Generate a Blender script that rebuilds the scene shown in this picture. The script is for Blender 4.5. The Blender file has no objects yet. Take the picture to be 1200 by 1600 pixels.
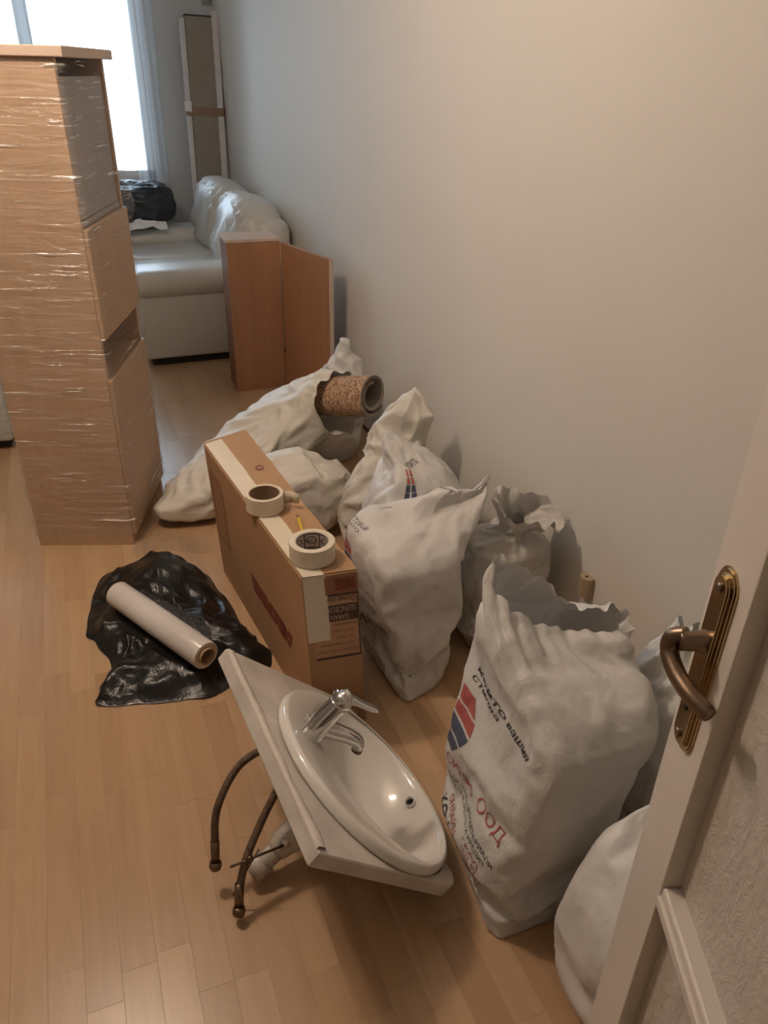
import bpy, bmesh, math, random
from mathutils import Vector, Matrix, noise
random.seed(7)
sc = bpy.context.scene
COL = sc.collection
# ------------------------------------------------------------------ camera
cam_d = bpy.data.cameras.new('camera'); cam = bpy.data.objects.new('camera', cam_d); COL.objects.link(cam)
cam_d.sensor_fit = 'VERTICAL'; cam_d.sensor_height = 36.0; cam_d.lens = 27.0
cam_d.clip_start = .02; cam_d.clip_end = 60
N_ = Vector((-47, 2102, 1200)).normalized(); V_ = Vector((-540, -697, 1200))
V_ = (V_ - V_.dot(N_) * N_).normalized(); U_ = -N_; X_ = V_.cross(U_)
if X_.x < 0: X_ = -X_
M_ = Matrix((X_, V_, U_))                       # world = M_ @ (right, down, forward)
cr, cd, cf = M_.col[0], M_.col[1], M_.col[2]
m4 = Matrix(((cr.x, -cd.x, -cf.x, 0), (cr.y, -cd.y, -cf.y, 0), (cr.z, -cd.z, -cf.z, 1.55), (0, 0, 0, 1)))
cam.matrix_world = m4
sc.camera = cam
# ------------------------------------------------------------------ light, exposure
sc.view_settings.view_transform = 'Standard'; sc.view_settings.look = 'None'
sc.view_settings.gamma = 1; sc.view_settings.use_curve_mapping = False
sc.view_settings.exposure = 0.6
w = bpy.data.worlds.new('sky'); sc.world = w; w.use_nodes = True
bg = w.node_tree.nodes['Background']; bg.inputs[0].default_value = (.64, .82, 1.0, 1); bg.inputs[1].default_value = 4.6
def point(name, loc, watts, col, r):
    l = bpy.data.lights.new(name, 'POINT'); l.energy = watts; l.color = col; l.shadow_soft_size = r
    o = bpy.data.objects.new(name, l); o.location = loc; COL.objects.link(o); return o
point('ceiling_bulb', (-.42, 2.06, 2.36), 19, (1, .81, .645), .05)
point('ceiling_bulb', (-.24, 2.00, 2.36), 19, (1, .81, .645), .05)
point('hall_fill', (-.15, -1.0, 2.3), 1.0, (1, .80, .62), .12)  # weak added fill in the unseen hall, lifts the near bags
def portal(loc, sx, sy, rot):
    l = bpy.data.lights.new('window_portal', 'AREA'); l.shape = 'RECTANGLE'; l.size = sx; l.size_y = sy; l.cycles.is_portal = True
    o = bpy.data.objects.new('window_portal', l); o.location = loc; o.rotation_euler = rot; COL.objects.link(o)
portal((-.32, 6.74, 1.59), 2.08, 1.58, (math.radians(-90), 0, 0))
# ------------------------------------------------------------------ materials
def mat(name, base=(.8, .8, .8), rough=.5, metal=0, **kw):
    m = bpy.data.materials.new(name); m.use_nodes = True
    p = m.node_tree.nodes['Principled BSDF']
    p.inputs['Base Color'].default_value = (*base, 1); p.inputs['Roughness'].default_value = rough; p.inputs['Metallic'].default_value = metal
    for k, v in kw.items(): p.inputs[k.replace('_', ' ')].default_value = v
    return m
def nd(m, t, **kw):
    n = m.node_tree.nodes.new(t)
    for k, v in kw.items():
        if k in n.inputs: n.inputs[k].default_value = v
        else: setattr(n, k, v)
    return n
def ln(m, a, b): m.node_tree.links.new(a, b)
def bsdf(m): return m.node_tree.nodes['Principled BSDF']
def coords(m, scale=(1, 1, 1), kind='Object', rot=(0, 0, 0)):
    t = nd(m, 'ShaderNodeTexCoord'); mp = nd(m, 'ShaderNodeMapping'); mp.inputs['Scale'].default_value = scale; mp.inputs['Rotation'].default_value = rot
    ln(m, t.outputs[kind], mp.inputs['Vector']); return mp.outputs[0]
def ramp(m, src, stops):
    r = nd(m, 'ShaderNodeValToRGB'); e = r.color_ramp.elements
    while len(e) < len(stops): e.new(.5)
    for i, (p, c) in enumerate(stops):
        e[i].position = p; e[i].color = (*c, 1) if len(c) == 3 else c
    ln(m, src, r.inputs[0]); return r.outputs[0]
def tex_noise(m, vec, scale, detail=3, rough=.55, dist=0):
    n = nd(m, 'ShaderNodeTexNoise'); n.inputs['Scale'].default_value = scale; n.inputs['Detail'].default_value = detail
    n.inputs['Roughness'].default_value = rough; n.inputs['Distortion'].default_value = dist
    if vec is not None: ln(m, vec, n.inputs['Vector'])
    return n.outputs['Fac']
def bump(m, src, strength=.2, dist=.01):
    b = nd(m, 'ShaderNodeBump'); b.inputs['Strength'].default_value = strength; b.inputs['Distance'].default_value = dist
    ln(m, src, b.inputs['Height']); ln(m, b.outputs[0], bsdf(m).inputs['Normal']); return b
def noisy(name, c1, c2, scale, rough=.5, bump_s=0, bump_scale=None, vscale=(1, 1, 1), metal=0, detail=3, bd=.005, kind='Object', **kw):
    m = mat(name, c1, rough, metal, **kw)
    v = coords(m, vscale, kind)
    f = tex_noise(m, v, scale, detail)
    ln(m, ramp(m, f, [(.3, c1), (.7, c2)]), bsdf(m).inputs['Base Color'])
    if bump_s: bump(m, tex_noise(m, v, bump_scale or scale * 3, 4), bump_s, bd)
    return m
def wood(name, c1, c2, axis='z', rough=.45, s=1.0):
    sc_ = {'z': (9, 9, .6), 'y': (9, .6, 9), 'x': (.6, 9, 9)}[axis]
    m = mat(name, c1, rough); v = coords(m, tuple(q * s for q in sc_))
    a = tex_noise(m, v, 1.5, 4, .6, 1.2); b = tex_noise(m, v, 9, 3, .6)
    mx = nd(m, 'ShaderNodeMath', operation='MULTIPLY_ADD'); mx.inputs[1].default_value = .35; ln(m, b, mx.inputs[0]); ln(m, a, mx.inputs[2])
    ln(m, ramp(m, mx.outputs[0], [(.42, c1), (.9, c2)]), bsdf(m).inputs['Base Color'])
    bump(m, b, .05, .002); return m

M = {}
M['wall'] = noisy('cream_wall_paint', (.70, .665, .60), (.73, .69, .62), 1.3, .75, .10, 60, (1, 1, .5))
M['wall_dim'] = mat('darkened_unseen_wall', (.40, .35, .29), .85)  # unseen left, back and hall walls, colour darkened to cut bounced light
M['ceiling'] = mat('white_ceiling_paint', (.66, .63, .59), .8)
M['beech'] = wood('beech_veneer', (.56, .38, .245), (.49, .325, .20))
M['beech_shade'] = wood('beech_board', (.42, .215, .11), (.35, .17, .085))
M['beech_shaded_side'] = wood('shaded_beech_board', (.27, .12, .065), (.22, .10, .05))  # same wood as the other boards, side-face shade put into the colour
M['beech_edge'] = mat('beech_edge_band', (.60, .47, .38), .5)
M['grey_board'] = noisy('grey_backing_board', (.42, .38, .36), (.36, .33, .32), 4, .6)
M['carton'] = noisy('brown_cardboard', (.42, .25, .13), (.38, .22, .11), 6, .75, .05, 60)
M['carton_in'] = mat('cardboard_core', (.30, .19, .11), .8)
M['tape'] = noisy('cream_masking_tape', (.74, .66, .53), (.68, .60, .47), 14, .6, .12, 120)
M['red_print'] = mat('brown_red_print', (.22, .055, .028), .7)
M['dark_print'] = mat('dark_brown_print', (.07, .04, .03), .7)
M['label'] = mat('tan_print_label', (.47, .28, .16), .7)
M['pale_print'] = mat('pale_print', (.5, .36, .24), .7)
M['blue_print'] = mat('navy_print', (.05, .06, .12), .6)
M['bag_black_print'] = mat('black_print', (.05, .045, .05), .6)
M['bag_red_print'] = mat('red_print', (.42, .10, .09), .6)
M['bag_navy_print'] = mat('dark_blue_print', (.07, .08, .13), .6)
M['bag_grey_print'] = mat('faded_grey_print', (.2, .18, .18), .6)
def bag_mat(name, c, rough=.42, fine=.35, trans=.12, sc_=26):
    m = mat(name, c, rough); nt = m.node_tree
    v = coords(m, (1, 1, .55))
    f = tex_noise(m, v, sc_, 5, .62, .6); g = tex_noise(m, v, 7, 3, .5, 1.5)
    ad = nd(m, 'ShaderNodeMath', operation='MULTIPLY_ADD'); ad.inputs[1].default_value = 1.6; ln(m, g, ad.inputs[0]); ln(m, f, ad.inputs[2])
    b = bump(m, ad.outputs[0], fine, .012)
    tr = nd(m, 'ShaderNodeBsdfTranslucent'); tr.inputs[0].default_value = (*c, 1); ln(m, b.outputs[0], tr.inputs['Normal'])
    mx = nd(m, 'ShaderNodeMixShader'); mx.inputs[0].default_value = trans
    ln(m, bsdf(m).outputs[0], mx.inputs[1]); ln(m, tr.outputs[0], mx.inputs[2])
    ln(m, mx.outputs[0], nt.nodes['Material Output'].inputs['Surface']); return m
M['bag'] = bag_mat('white_plastic_bag', (.74, .72, .69))
M['bag_bright'] = bag_mat('bright_white_plastic_bag', (.84, .83, .82), .4, .2)
M['bag_warm'] = bag_mat('cream_woven_sack', (.72, .68, .60), .5, .2, .06, 18)
M['bag_grey'] = bag_mat('greyish_plastic_bag', (.60, .57, .53), .42, .3, .08)
M['black_bag'] = mat('black_bin_liner', (.010, .009, .009), .30)
_v = coords(M['black_bag']); bump(M['black_bag'], tex_noise(M['black_bag'], _v, 30, 4, .6, 1.0), .30, .012)
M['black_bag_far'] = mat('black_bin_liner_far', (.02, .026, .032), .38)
M['leather'] = noisy('off_white_leather', (.63, .62, .58), (.58, .57, .53), 3, .36, .15, 90)
M['leather_dark'] = mat('near_black_matte', (.03, .025, .02), .8)  # flat near-black for sofa plinth, chair feet and package cap
M['ceramic'] = mat('glossy_white_ceramic', (.74, .71, .66), .08, 0, Coat_Weight=.4)
M['marble'] = noisy('cream_marble_laminate', (.68, .635, .57), (.50, .46, .41), 11, .2, 0, None, (1, 1, 1), 0, 6)
M['chrome'] = mat('chrome', (.72, .71, .70), .06, 1)
M['brass'] = mat('polished_brass', (.52, .40, .24), .17, 1)
M['old_brass'] = mat('worn_dark_brass', (.23, .165, .115), .36, 1)
M['pvc'] = noisy('grey_white_pvc', (.60, .55, .49), (.52, .46, .39), 20, .45)
M['rubber'] = mat('brown_rubber_gasket', (.16, .09, .05), .7)
M['black'] = mat('black_hole', (.012, .01, .01), .8)
def hose_mat():
    m = noisy('braided_steel_hose', (.22, .15, .105), (.12, .08, .055), 60, .42, .6, 420, metal=.6); return m
M['hose'] = hose_mat()
M['door'] = noisy('white_door_paint', (.74, .685, .61), (.70, .645, .575), 5, .38, .04, 40)
M['plug'] = mat('tan_plastic', (.40, .31, .20), .45)
M['paper'] = mat('white_paper', (.8, .8, .8), .8)
M['yellow'] = mat('yellow_paint', (.75, .50, .05), .4)
M['frame_white'] = mat('white_window_paint', (.8, .8, .8), .4)
M['foam'] = noisy('white_foam_sheet', (.72, .70, .69), (.64, .62, .62), 12, .7)
M['card_grey'] = noisy('grey_brown_cardboard', (.33, .29, .24), (.29, .255, .21), 3, .8)
M['brown_tape'] = mat('brown_packing_tape', (.27, .18, .12), .3)
# rug
m = mat('patterned_rug', (.45, .30, .19), .95); v = coords(m)
f = tex_noise(m, v, 52, 3, .6, 2.2); ln(m, ramp(m, f, [(.40, (.20, .09, .05)), (.47, (.33, .19, .11)), (.56, (.52, .37, .24)), (.68, (.42, .27, .17))]), bsdf(m).inputs['Base Color'])
bump(m, tex_noise(m, v, 220, 2), .4, .004); M['rug'] = m
M['rug_back'] = noisy('grey_rug_backing', (.27, .23, .18), (.20, .17, .135), 60, .95, .3, 200)
# laminate strips: each strip its own tone
m = mat('laminate_strip', (.6, .4, .2), .28); v = coords(m, (14, 1.1, 1))
oi = nd(m, 'ShaderNodeObjectInfo'); gi = nd(m, 'ShaderNodeNewGeometry')
ad = nd(m, 'ShaderNodeMath', operation='ADD'); ln(m, oi.outputs['Random'], ad.inputs[0]); ln(m, gi.outputs['Random Per Island'], ad.inputs[1])
fr = nd(m, 'ShaderNodeMath', operation='FRACT'); ln(m, ad.outputs[0], fr.inputs[0])
tone = ramp(m, fr.outputs[0], [(0, (.43, .275, .155)), (.35, (.475, .31, .18)), (.7, (.525, .355, .21)), (1, (.45, .29, .165))])
gv = nd(m, 'ShaderNodeVectorMath', operation='ADD'); cb = nd(m, 'ShaderNodeCombineXYZ'); ml = nd(m, 'ShaderNodeMath', operation='MULTIPLY'); ml.inputs[1].default_value = 50
ln(m, fr.outputs[0], ml.inputs[0]); ln(m, ml.outputs[0], cb.inputs[0]); ln(m, ml.outputs[0], cb.inputs[1]); ln(m, v, gv.inputs[0]); ln(m, cb.outputs[0], gv.inputs[1])
g = tex_noise(m, gv.outputs[0], 2.2, 4, .6, 1.0)
mix = nd(m, 'ShaderNodeMixRGB', blend_type='MULTIPLY'); mix.inputs[0].default_value = .8
ln(m, tone, mix.inputs[1]); ln(m, ramp(m, g, [(.3, (.90, .88, .86)), (.65, (1.04, 1.035, 1.03))]), mix.inputs[2]); ln(m, mix.outputs[0], bsdf(m).inputs['Base Color'])
bsdf(m).inputs['Specular IOR Level'].default_value = .38
M['plank'] = m
M['subfloor'] = mat('dark_underlay', (.10, .05, .025), .9)
# clear film: mostly see-through, highlight streaks placed by a painted gloss mask
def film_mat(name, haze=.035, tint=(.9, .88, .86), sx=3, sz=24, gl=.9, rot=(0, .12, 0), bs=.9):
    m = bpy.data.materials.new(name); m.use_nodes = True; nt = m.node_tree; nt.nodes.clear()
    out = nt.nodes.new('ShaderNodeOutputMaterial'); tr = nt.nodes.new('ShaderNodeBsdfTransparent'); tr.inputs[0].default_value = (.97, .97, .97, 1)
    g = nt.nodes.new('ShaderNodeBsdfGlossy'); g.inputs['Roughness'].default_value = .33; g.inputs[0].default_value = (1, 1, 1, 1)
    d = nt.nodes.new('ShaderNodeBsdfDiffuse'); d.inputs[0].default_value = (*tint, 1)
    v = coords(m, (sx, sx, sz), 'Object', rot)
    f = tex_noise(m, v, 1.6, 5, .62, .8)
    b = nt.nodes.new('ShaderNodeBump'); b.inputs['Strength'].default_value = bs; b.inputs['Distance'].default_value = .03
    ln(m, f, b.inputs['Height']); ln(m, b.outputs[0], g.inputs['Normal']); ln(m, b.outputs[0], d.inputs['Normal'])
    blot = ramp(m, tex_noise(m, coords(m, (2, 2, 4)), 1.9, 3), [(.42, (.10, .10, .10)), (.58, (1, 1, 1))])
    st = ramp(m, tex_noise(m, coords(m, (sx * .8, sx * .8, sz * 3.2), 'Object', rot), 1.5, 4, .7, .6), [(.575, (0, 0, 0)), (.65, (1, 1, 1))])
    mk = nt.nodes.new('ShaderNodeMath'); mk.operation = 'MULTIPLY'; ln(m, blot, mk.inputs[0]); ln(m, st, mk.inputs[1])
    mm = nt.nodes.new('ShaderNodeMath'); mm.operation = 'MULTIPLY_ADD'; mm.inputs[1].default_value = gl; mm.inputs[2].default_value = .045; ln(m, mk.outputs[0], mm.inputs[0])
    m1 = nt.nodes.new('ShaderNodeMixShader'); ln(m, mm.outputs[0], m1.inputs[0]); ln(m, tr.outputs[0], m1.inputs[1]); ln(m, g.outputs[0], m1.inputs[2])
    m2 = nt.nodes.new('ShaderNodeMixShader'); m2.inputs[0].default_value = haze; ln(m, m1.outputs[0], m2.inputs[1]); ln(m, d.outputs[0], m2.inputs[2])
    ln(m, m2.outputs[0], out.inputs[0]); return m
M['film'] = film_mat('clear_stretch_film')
M['film_floor'] = film_mat('clear_film_scrap', .05, (.9, .88, .86), 26, 26, .5, (0, 0, 0), 1)
def sheer_mat():
    m = bpy.data.materials.new('sheer_white_curtain'); m.use_nodes = True; nt = m.node_tree; nt.nodes.clear()
    out = nt.nodes.new('ShaderNodeOutputMaterial'); t = nt.nodes.new('ShaderNodeBsdfTransparent'); tl = nt.nodes.new('ShaderNodeBsdfTranslucent'); d = nt.nodes.new('ShaderNodeBsdfDiffuse')
    for q in (tl, d): q.inputs[0].default_value = (.82, .86, .88, 1)
    a = nt.nodes.new('ShaderNodeMixShader'); a.inputs[0].default_value = .5; ln(m, tl.outputs[0], a.inputs[1]); ln(m, d.outputs[0], a.inputs[2])
    b = nt.nodes.new('ShaderNodeMixShader'); b.inputs[0].default_value = .45; ln(m, t.outputs[0], b.inputs[1]); ln(m, a.outputs[0], b.inputs[2])
    ln(m, b.outputs[0], out.inputs[0]); return m
M['sheer'] = sheer_mat()
def pane_mat():
    m = bpy.data.materials.new('clear_window_glass'); m.use_nodes = True; nt = m.node_tree; nt.nodes.clear()
    out = nt.nodes.new('ShaderNodeOutputMaterial'); t = nt.nodes.new('ShaderNodeBsdfTransparent'); g = nt.nodes.new('ShaderNodeBsdfGlossy'); g.inputs['Roughness'].default_value = .02
    fr = nt.nodes.new('ShaderNodeFresnel'); fr.inputs[0].default_value = 1.45
    a = nt.nodes.new('ShaderNodeMixShader'); ln(m, fr.outputs[0], a.inputs[0]); ln(m, t.outputs[0], a.inputs[1]); ln(m, g.outputs[0], a.inputs[2]); ln(m, a.outputs[0], out.inputs[0]); return m
M['pane'] = pane_mat()
m = mat('patterned_door_glass', (.72, .67, .59), .25, 0); bsdf(m).inputs['Transmission Weight'].default_value = .12
v = coords(m, (1, 1, .5)); bump(m, tex_noise(m, v, 55, 5, .68, .7), .6, .010); M['door_glass'] = m

# ------------------------------------------------------------------ mesh helpers
def link(name, me, material=None, parent=None, smooth=False):
    o = bpy.data.objects.new(name, me); COL.objects.link(o)
    if material is not None: me.materials.append(material)
    if parent is not None: o.parent = parent
    if smooth:
        for p in me.polygons: p.use_smooth = True
    return o
def pydata(name, vs, fs, material, parent=None, smooth=False):
    me = bpy.data.meshes.new(name); me.from_pydata([tuple(v) for v in vs], [], fs); me.update()
    bm = bmesh.new(); bm.from_mesh(me); bmesh.ops.recalc_face_normals(bm, faces=bm.faces); bm.to_mesh(me); bm.free()
    return link(name, me, material, parent, smooth)
def from_bm(name, bm, material, parent=None, smooth=False):
    bmesh.ops.recalc_face_normals(bm, faces=bm.faces)
    me = bpy.data.meshes.new(name); bm.to_mesh(me); bm.free(); return link(name, me, material, parent, smooth)
def tag(o, label=None, cat=None, group=None, kind=None):
    if label: o['label'] = label
    if cat: o['category'] = cat
    if group: o['group'] = group
    if kind: o['kind'] = kind
    return o
def empty(name, loc=(0, 0, 0), rz=0, **kw):
    o = bpy.data.objects.new(name, None); COL.objects.link(o); o.location = loc; o.rotation_euler = (0, 0, rz); o.empty_display_size = .05
    tag(o, **kw); return o
def hexa(bm, c8):
    v = [bm.verts.new(c) for c in c8]
    for f in ((0, 1, 2, 3), (7, 6, 5, 4), (0, 4, 5, 1), (1, 5, 6, 2), (2, 6, 7, 3), (3, 7, 4, 0)): bm.faces.new([v[i] for i in f])
def box(bm, x0, x1, y0, y1, z0, z1):
    hexa(bm, [(x0, y0, z0), (x1, y0, z0), (x1, y1, z0), (x0, y1, z0), (x0, y0, z1), (x1, y0, z1), (x1, y1, z1), (x0, y1, z1)])
def bevel(bm, r, seg=2):
    bmesh.ops.bevel(bm, geom=list(bm.edges), offset=r, segments=seg, profile=.5, affect='EDGES', clamp_overlap=True)
def boxo(name, dims, material, parent=None, r=0, seg=2, smooth=False):
    bm = bmesh.new(); box(bm, *dims)
    if r: bevel(bm, r, seg)
    return from_bm(name, bm, material, parent, smooth)
def catmull(pts, n, closed=False):
    P = [Vector(p) for p in pts]; out = []; L = len(P)
    segs = L if closed else L - 1
    for i in range(segs):
        if closed: a, b, c, d = P[i - 1], P[i], P[(i + 1) % L], P[(i + 2) % L]
        else: a, b, c, d = P[max(i - 1, 0)], P[i], P[i + 1], P[min(i + 2, L - 1)]
        for k in range(n):
            t = k / n
            out.append(.5 * ((2 * b) + (c - a) * t + (2 * a - 5 * b + 4 * c - d) * t * t + (3 * b - a - 3 * c + d) * t ** 3))
    if not closed: out.append(P[-1])
    return out
def tube(name, pts, rad, material, parent=None, nseg=12, n=6, cap=True):
    path = catmull(pts, n) if len(pts) > 2 else [Vector(p) for p in pts]
    L = len(path); rads = [rad] * L if not isinstance(rad, (list, tuple)) else [rad[min(int(i / (L - 1) * (len(rad) - 1)), len(rad) - 2)] * (1 - (i / (L - 1) * (len(rad) - 1)) % 1) + rad[min(int(i / (L - 1) * (len(rad) - 1)) + 1, len(rad) - 1)] * ((i / (L - 1) * (len(rad) - 1)) % 1) if i < L - 1 else rad[-1] for i in range(L)]
    vs, fs = [], []; up = None
    for i, p in enumerate(path):
        t = (path[min(i + 1, L - 1)] - path[max(i - 1, 0)]).normalized()
        if up is None: up = t.orthogonal().normalized()
        up = (up - up.dot(t) * t).normalized(); s = t.cross(up)
        for k in range(nseg):
            a = 2 * math.pi * k / nseg; vs.append(p + (up * math.cos(a) + s * math.sin(a)) * rads[i])
    for i in range(L - 1):
        for k in range(nseg): fs.append((i * nseg + k, i * nseg + (k + 1) % nseg, (i + 1) * nseg + (k + 1) % nseg, (i + 1) * nseg + k))
    if cap: fs.append(tuple(range(nseg))); fs.append(tuple((L - 1) * nseg + k for k in range(nseg)))
    return pydata(name, vs, fs, material, parent, True)
def lathe(name, prof, material, parent=None, nseg=32, mtx=None, closed=False):
    vs, fs = [], []
    for r, z in prof:
        for k in range(nseg):
            a = 2 * math.pi * k / nseg; v = Vector((r * math.cos(a), r * math.sin(a), z)); vs.append(mtx @ v if mtx else v)
    L = len(prof)
    for i in range(L if closed else L - 1):
        j = (i + 1) % L
        for k in range(nseg): fs.append((i * nseg + k, i * nseg + (k + 1) % nseg, j * nseg + (k + 1) % nseg, j * nseg + k))
    if not closed:
        if prof[0][0] > 1e-5: fs.append(tuple(range(nseg)))
        if prof[-1][0] > 1e-5: fs.append(tuple((L - 1) * nseg + k for k in range(nseg)))
    o = pydata(name, vs, fs, material, parent, False)
    for p in o.data.polygons: p.use_smooth = len(p.vertices) == 4
    try: o.data.set_sharp_from_angle(angle=math.radians(40))
    except Exception: pass
    return o
def axis_mtx(origin, zdir, xdir=None):
    z = Vector(zdir).normalized(); x = Vector(xdir) if xdir else z.orthogonal(); x = (x - x.dot(z) * z).normalized(); y = z.cross(x)
    m = Matrix.Identity(4)
    for i in range(3): m[i][0], m[i][1], m[i][2], m[i][3] = x[i], y[i], z[i], origin[i]
    return m
def ridge(p): return 1 - abs(noise.noise(p)) * 2
def resample(poly, n, rnd):
    P = [Vector(p) for p in poly]
    for _ in range(3):
        Q = []
        for i in range(len(P)):
            a, b = P[i], P[(i + 1) % len(P)]; Q += [a.lerp(b, rnd), a.lerp(b, 1 - rnd)]
        P = Q; 
    # start the loop at the point nearest the first control point
    k0 = min(range(len(P)), key=lambda i: (P[i] - Vector(poly[0])).length); P = P[k0:] + P[:k0]
    d = [0]
    for i in range(len(P)): d.append(d[-1] + (P[(i + 1) % len(P)] - P[i]).length)
    out = []; j = 0
    for k in range(n):
        t = d[-1] * k / n
        while d[j + 1] < t: j += 1
        out.append(P[j].lerp(P[(j + 1) % len(P)], (t - d[j]) / max(d[j + 1] - d[j], 1e-9)))
    return out
class Grid:                                     # a loft, kept so that prints can lie on it
    pass
def loft(name, rings, material, parent=None, nu=110, nv=80, rnd=.16, amp=.010, fold=.008, fq=(14, 14, 5), fine=.0025, seed=0, ruffle=0, rk=9, cap_top=True, zmin=.002, foldtop=0, flat_sides=None):
    R = [resample(r, nu, rnd) for r in rings]
    cum = [0]
    for a, b in zip(R[:-1], R[1:]): cum.append(cum[-1] + max(sum((p - q).length for p, q in zip(a, b)) / nu, .012))
    G = []
    for i in range(nv + 1):
        t = cum[-1] * i / nv; j = 0
        while j < len(cum) - 2 and cum[j + 1] < t: j += 1
        s = (t - cum[j]) / (cum[j + 1] - cum[j])
        A, B, C_, D = R[max(j - 1, 0)], R[j], R[j + 1], R[min(j + 2, len(R) - 1)]
        row = []
        for k in range(nu):
            a, b, c, d = A[k], B[k], C_[k], D[k]
            q = .5 * ((2 * b) + (c - a) * s + (2 * a - 5 * b + 4 * c - d) * s * s + (3 * b - a - 3 * c + d) * s ** 3)
            row.append(b.lerp(c, s).lerp(q, .7))
        G.append(row)
    off = Vector((seed * 7.31, seed * 3.7, seed * 1.93))
    H = []
    for i in range(nv + 1):
        v = i / nv; row = []
        for k in range(nu):
            p = G[i][k]; du = G[i][(k + 1) % nu] - G[i][k - 1]; dv = G[min(i + 1, nv)][k] - G[max(i - 1, 0)][k]
            n = du.cross(dv); n = n.normalized() if n.length > 1e-9 else Vector((0, 0, 1))
            q = p + off
            low = noise.noise(q * 4.5)
            w1 = Vector((q.x * fq[0], q.y * fq[1], q.z * fq[2])) + Vector((low, -low, low)) * 1.2
            f1 = ridge(w1) - .5
            f2 = ridge(w1 * 2.3 + Vector((3, 1, 2))) - .5
            fo = fold * (1 + foldtop * v * v)
            d = amp * low + fo * f1 + fo * .45 * f2 + fine * noise.noise(q * 45)
            edge = min(1, v * 9 + .25)
            q2 = p + n * d * edge
            if ruffle and v > .72:
                e = ((v - .72) / .28) ** 1.5; a = k / nu * 2 * math.pi
                q2 = q2 + n * ruffle * e * math.sin(rk * a + 2.2 * math.sin(2 * a + seed)) + Vector((0, 0, ruffle * .6 * e * math.sin(rk * 1.7 * a + 1)))
            q2.z = max(q2.z, zmin); row.append(q2)
        H.append(row)
    vs = [p for r in H for p in r]; fs = []
    for i in range(nv):
        for k in range(nu): fs.append((i * nu + k, i * nu + (k + 1) % nu, (i + 1) * nu + (k + 1) % nu, (i + 1) * nu + k))
    c0 = sum(H[0], Vector()) / nu; vs.append(c0); ci = len(vs) - 1
    for k in range(nu): fs.append((ci, (k + 1) % nu, k))
    if cap_top:
        c1 = sum(H[-1], Vector()) / nu; vs.append(c1); cj = len(vs) - 1
        for k in range(nu): fs.append((cj, nv * nu + k, nv * nu + (k + 1) % nu))
    o = pydata(name, vs, fs, material, parent, True)
    g = Grid(); g.H = H; g.nu = nu; g.nv = nv; g.o = o; return g
def gpos(g, u, v, off=.0012):
    x = (u % 1) * g.nu; y = min(max(v, 0), .9999) * g.nv; i, j = int(y), int(x); fx, fy = x - j, y - i; j1 = (j + 1) % g.nu; j %= g.nu
    a, b, c, d = g.H[i][j], g.H[i][j1], g.H[i + 1][j], g.H[i + 1][j1]
    p = (a * (1 - fx) + b * fx) * (1 - fy) + (c * (1 - fx) + d * fx) * fy
    n = (b - a).cross(c - a); n = n.normalized() if n.length > 1e-9 else Vector((0, -1, 0))
    return p + n * off
def text_mesh(body, size=1.0, shear=0, bold=0, sx=1.0):
    c = bpy.data.curves.new('t', 'FONT'); c.body = body; c.size = size; c.shear = shear; c.offset = bold; c.resolution_u = 2; c.align_x = 'LEFT'
    o = bpy.data.objects.new('t', c); COL.objects.link(o); dg = bpy.context.evaluated_depsgraph_get()
    me = o.evaluated_get(dg).to_mesh(); vs = [Vector((v.co.x * sx, v.co.y, 0)) for v in me.vertices]; fs = [tuple(p.vertices) for p in me.polygons]
    o.evaluated_get(dg).to_mesh_clear(); bpy.data.objects.remove(o); bpy.data.curves.remove(c); return vs, fs
def place_text(name, body, fn, material, parent, size=1.0, shear=0, bold=0, width=None):
    vs, fs = text_mesh(body, size, shear, bold)
    if width:
        w0 = max(v.x for v in vs); k = width / w0
        for v in vs: v.x *= k
    # triangulate and cut long triangles so that the print follows the surface
    me = bpy.data.meshes.new(name); me.from_pydata([tuple(v) for v in vs], [], fs); bm = bmesh.new(); bm.from_mesh(me)
    bmesh.ops.triangulate(bm, faces=bm.faces)
    for v in bm.verts: v.co = fn(v.co.x, v.co.y)
    bm.to_mesh(me); bm.free(); return link(name, me, material, parent)

# ================================================================== the room
WX, YF, YB, XL, ZC = 1.25, 6.70, -.22, -3.2, 2.65
fl = tag(boxo('floor', (XL, WX + .1, -1.7, YF + .1, -.05, -.009), M['subfloor']), kind='structure')
# laminate strips, laid along the room
SW, SL = .068, .46
pm_cache = {}
strips = []
nrow = int((WX - XL) / SW + .5)
rr = random.Random(3)
for r in range(nrow):
    x0 = XL + r * SW; y = -1.6 - rr.random() * SL
    while y < YF:
        strips.append((x0, y)); y += SL
def plank_verts(x0, y0):
    g = .00005; b = .0003
    x1, y1 = x0 + SW - g, min(y0 + SL - g, YF); x0 += g; y0 += g; y0 = max(y0, -1.68)
    lo, hi = -.009, 0.0
    return [(x0, y0, lo), (x1, y0, lo), (x1, y1, lo), (x0, y1, lo), (x0, y0, hi - b), (x1, y0, hi - b), (x1, y1, hi - b), (x0, y1, hi - b),
            (x0 + b, y0 + b, hi), (x1 - b, y0 + b, hi), (x1 - b, y1 - b, hi), (x0 + b, y1 - b, hi)]
PF = [(0, 3, 2, 1), (0, 1, 5, 4), (1, 2, 6, 5), (2, 3, 7, 6), (3, 0, 4, 7), (4, 5, 9, 8), (5, 6, 10, 9), (6, 7, 11, 10), (7, 4, 8, 11), (8, 9, 10, 11)]
def key(s):                                      # nearest in view first
    cx, cy = s[0] + SW / 2, s[1] + SL / 2
    vis = -.45 - .12 * cy < cx < 1.25 and cy > .3
    return (0 if vis else 1, cx * cx + cy * cy)
strips.sort(key=key)
me = bpy.data.meshes.new('plank'); pv = plank_verts(0, 0); me.from_pydata(pv, [], PF); me.materials.append(M['plank'])
rest_v, rest_f = [], []
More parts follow.
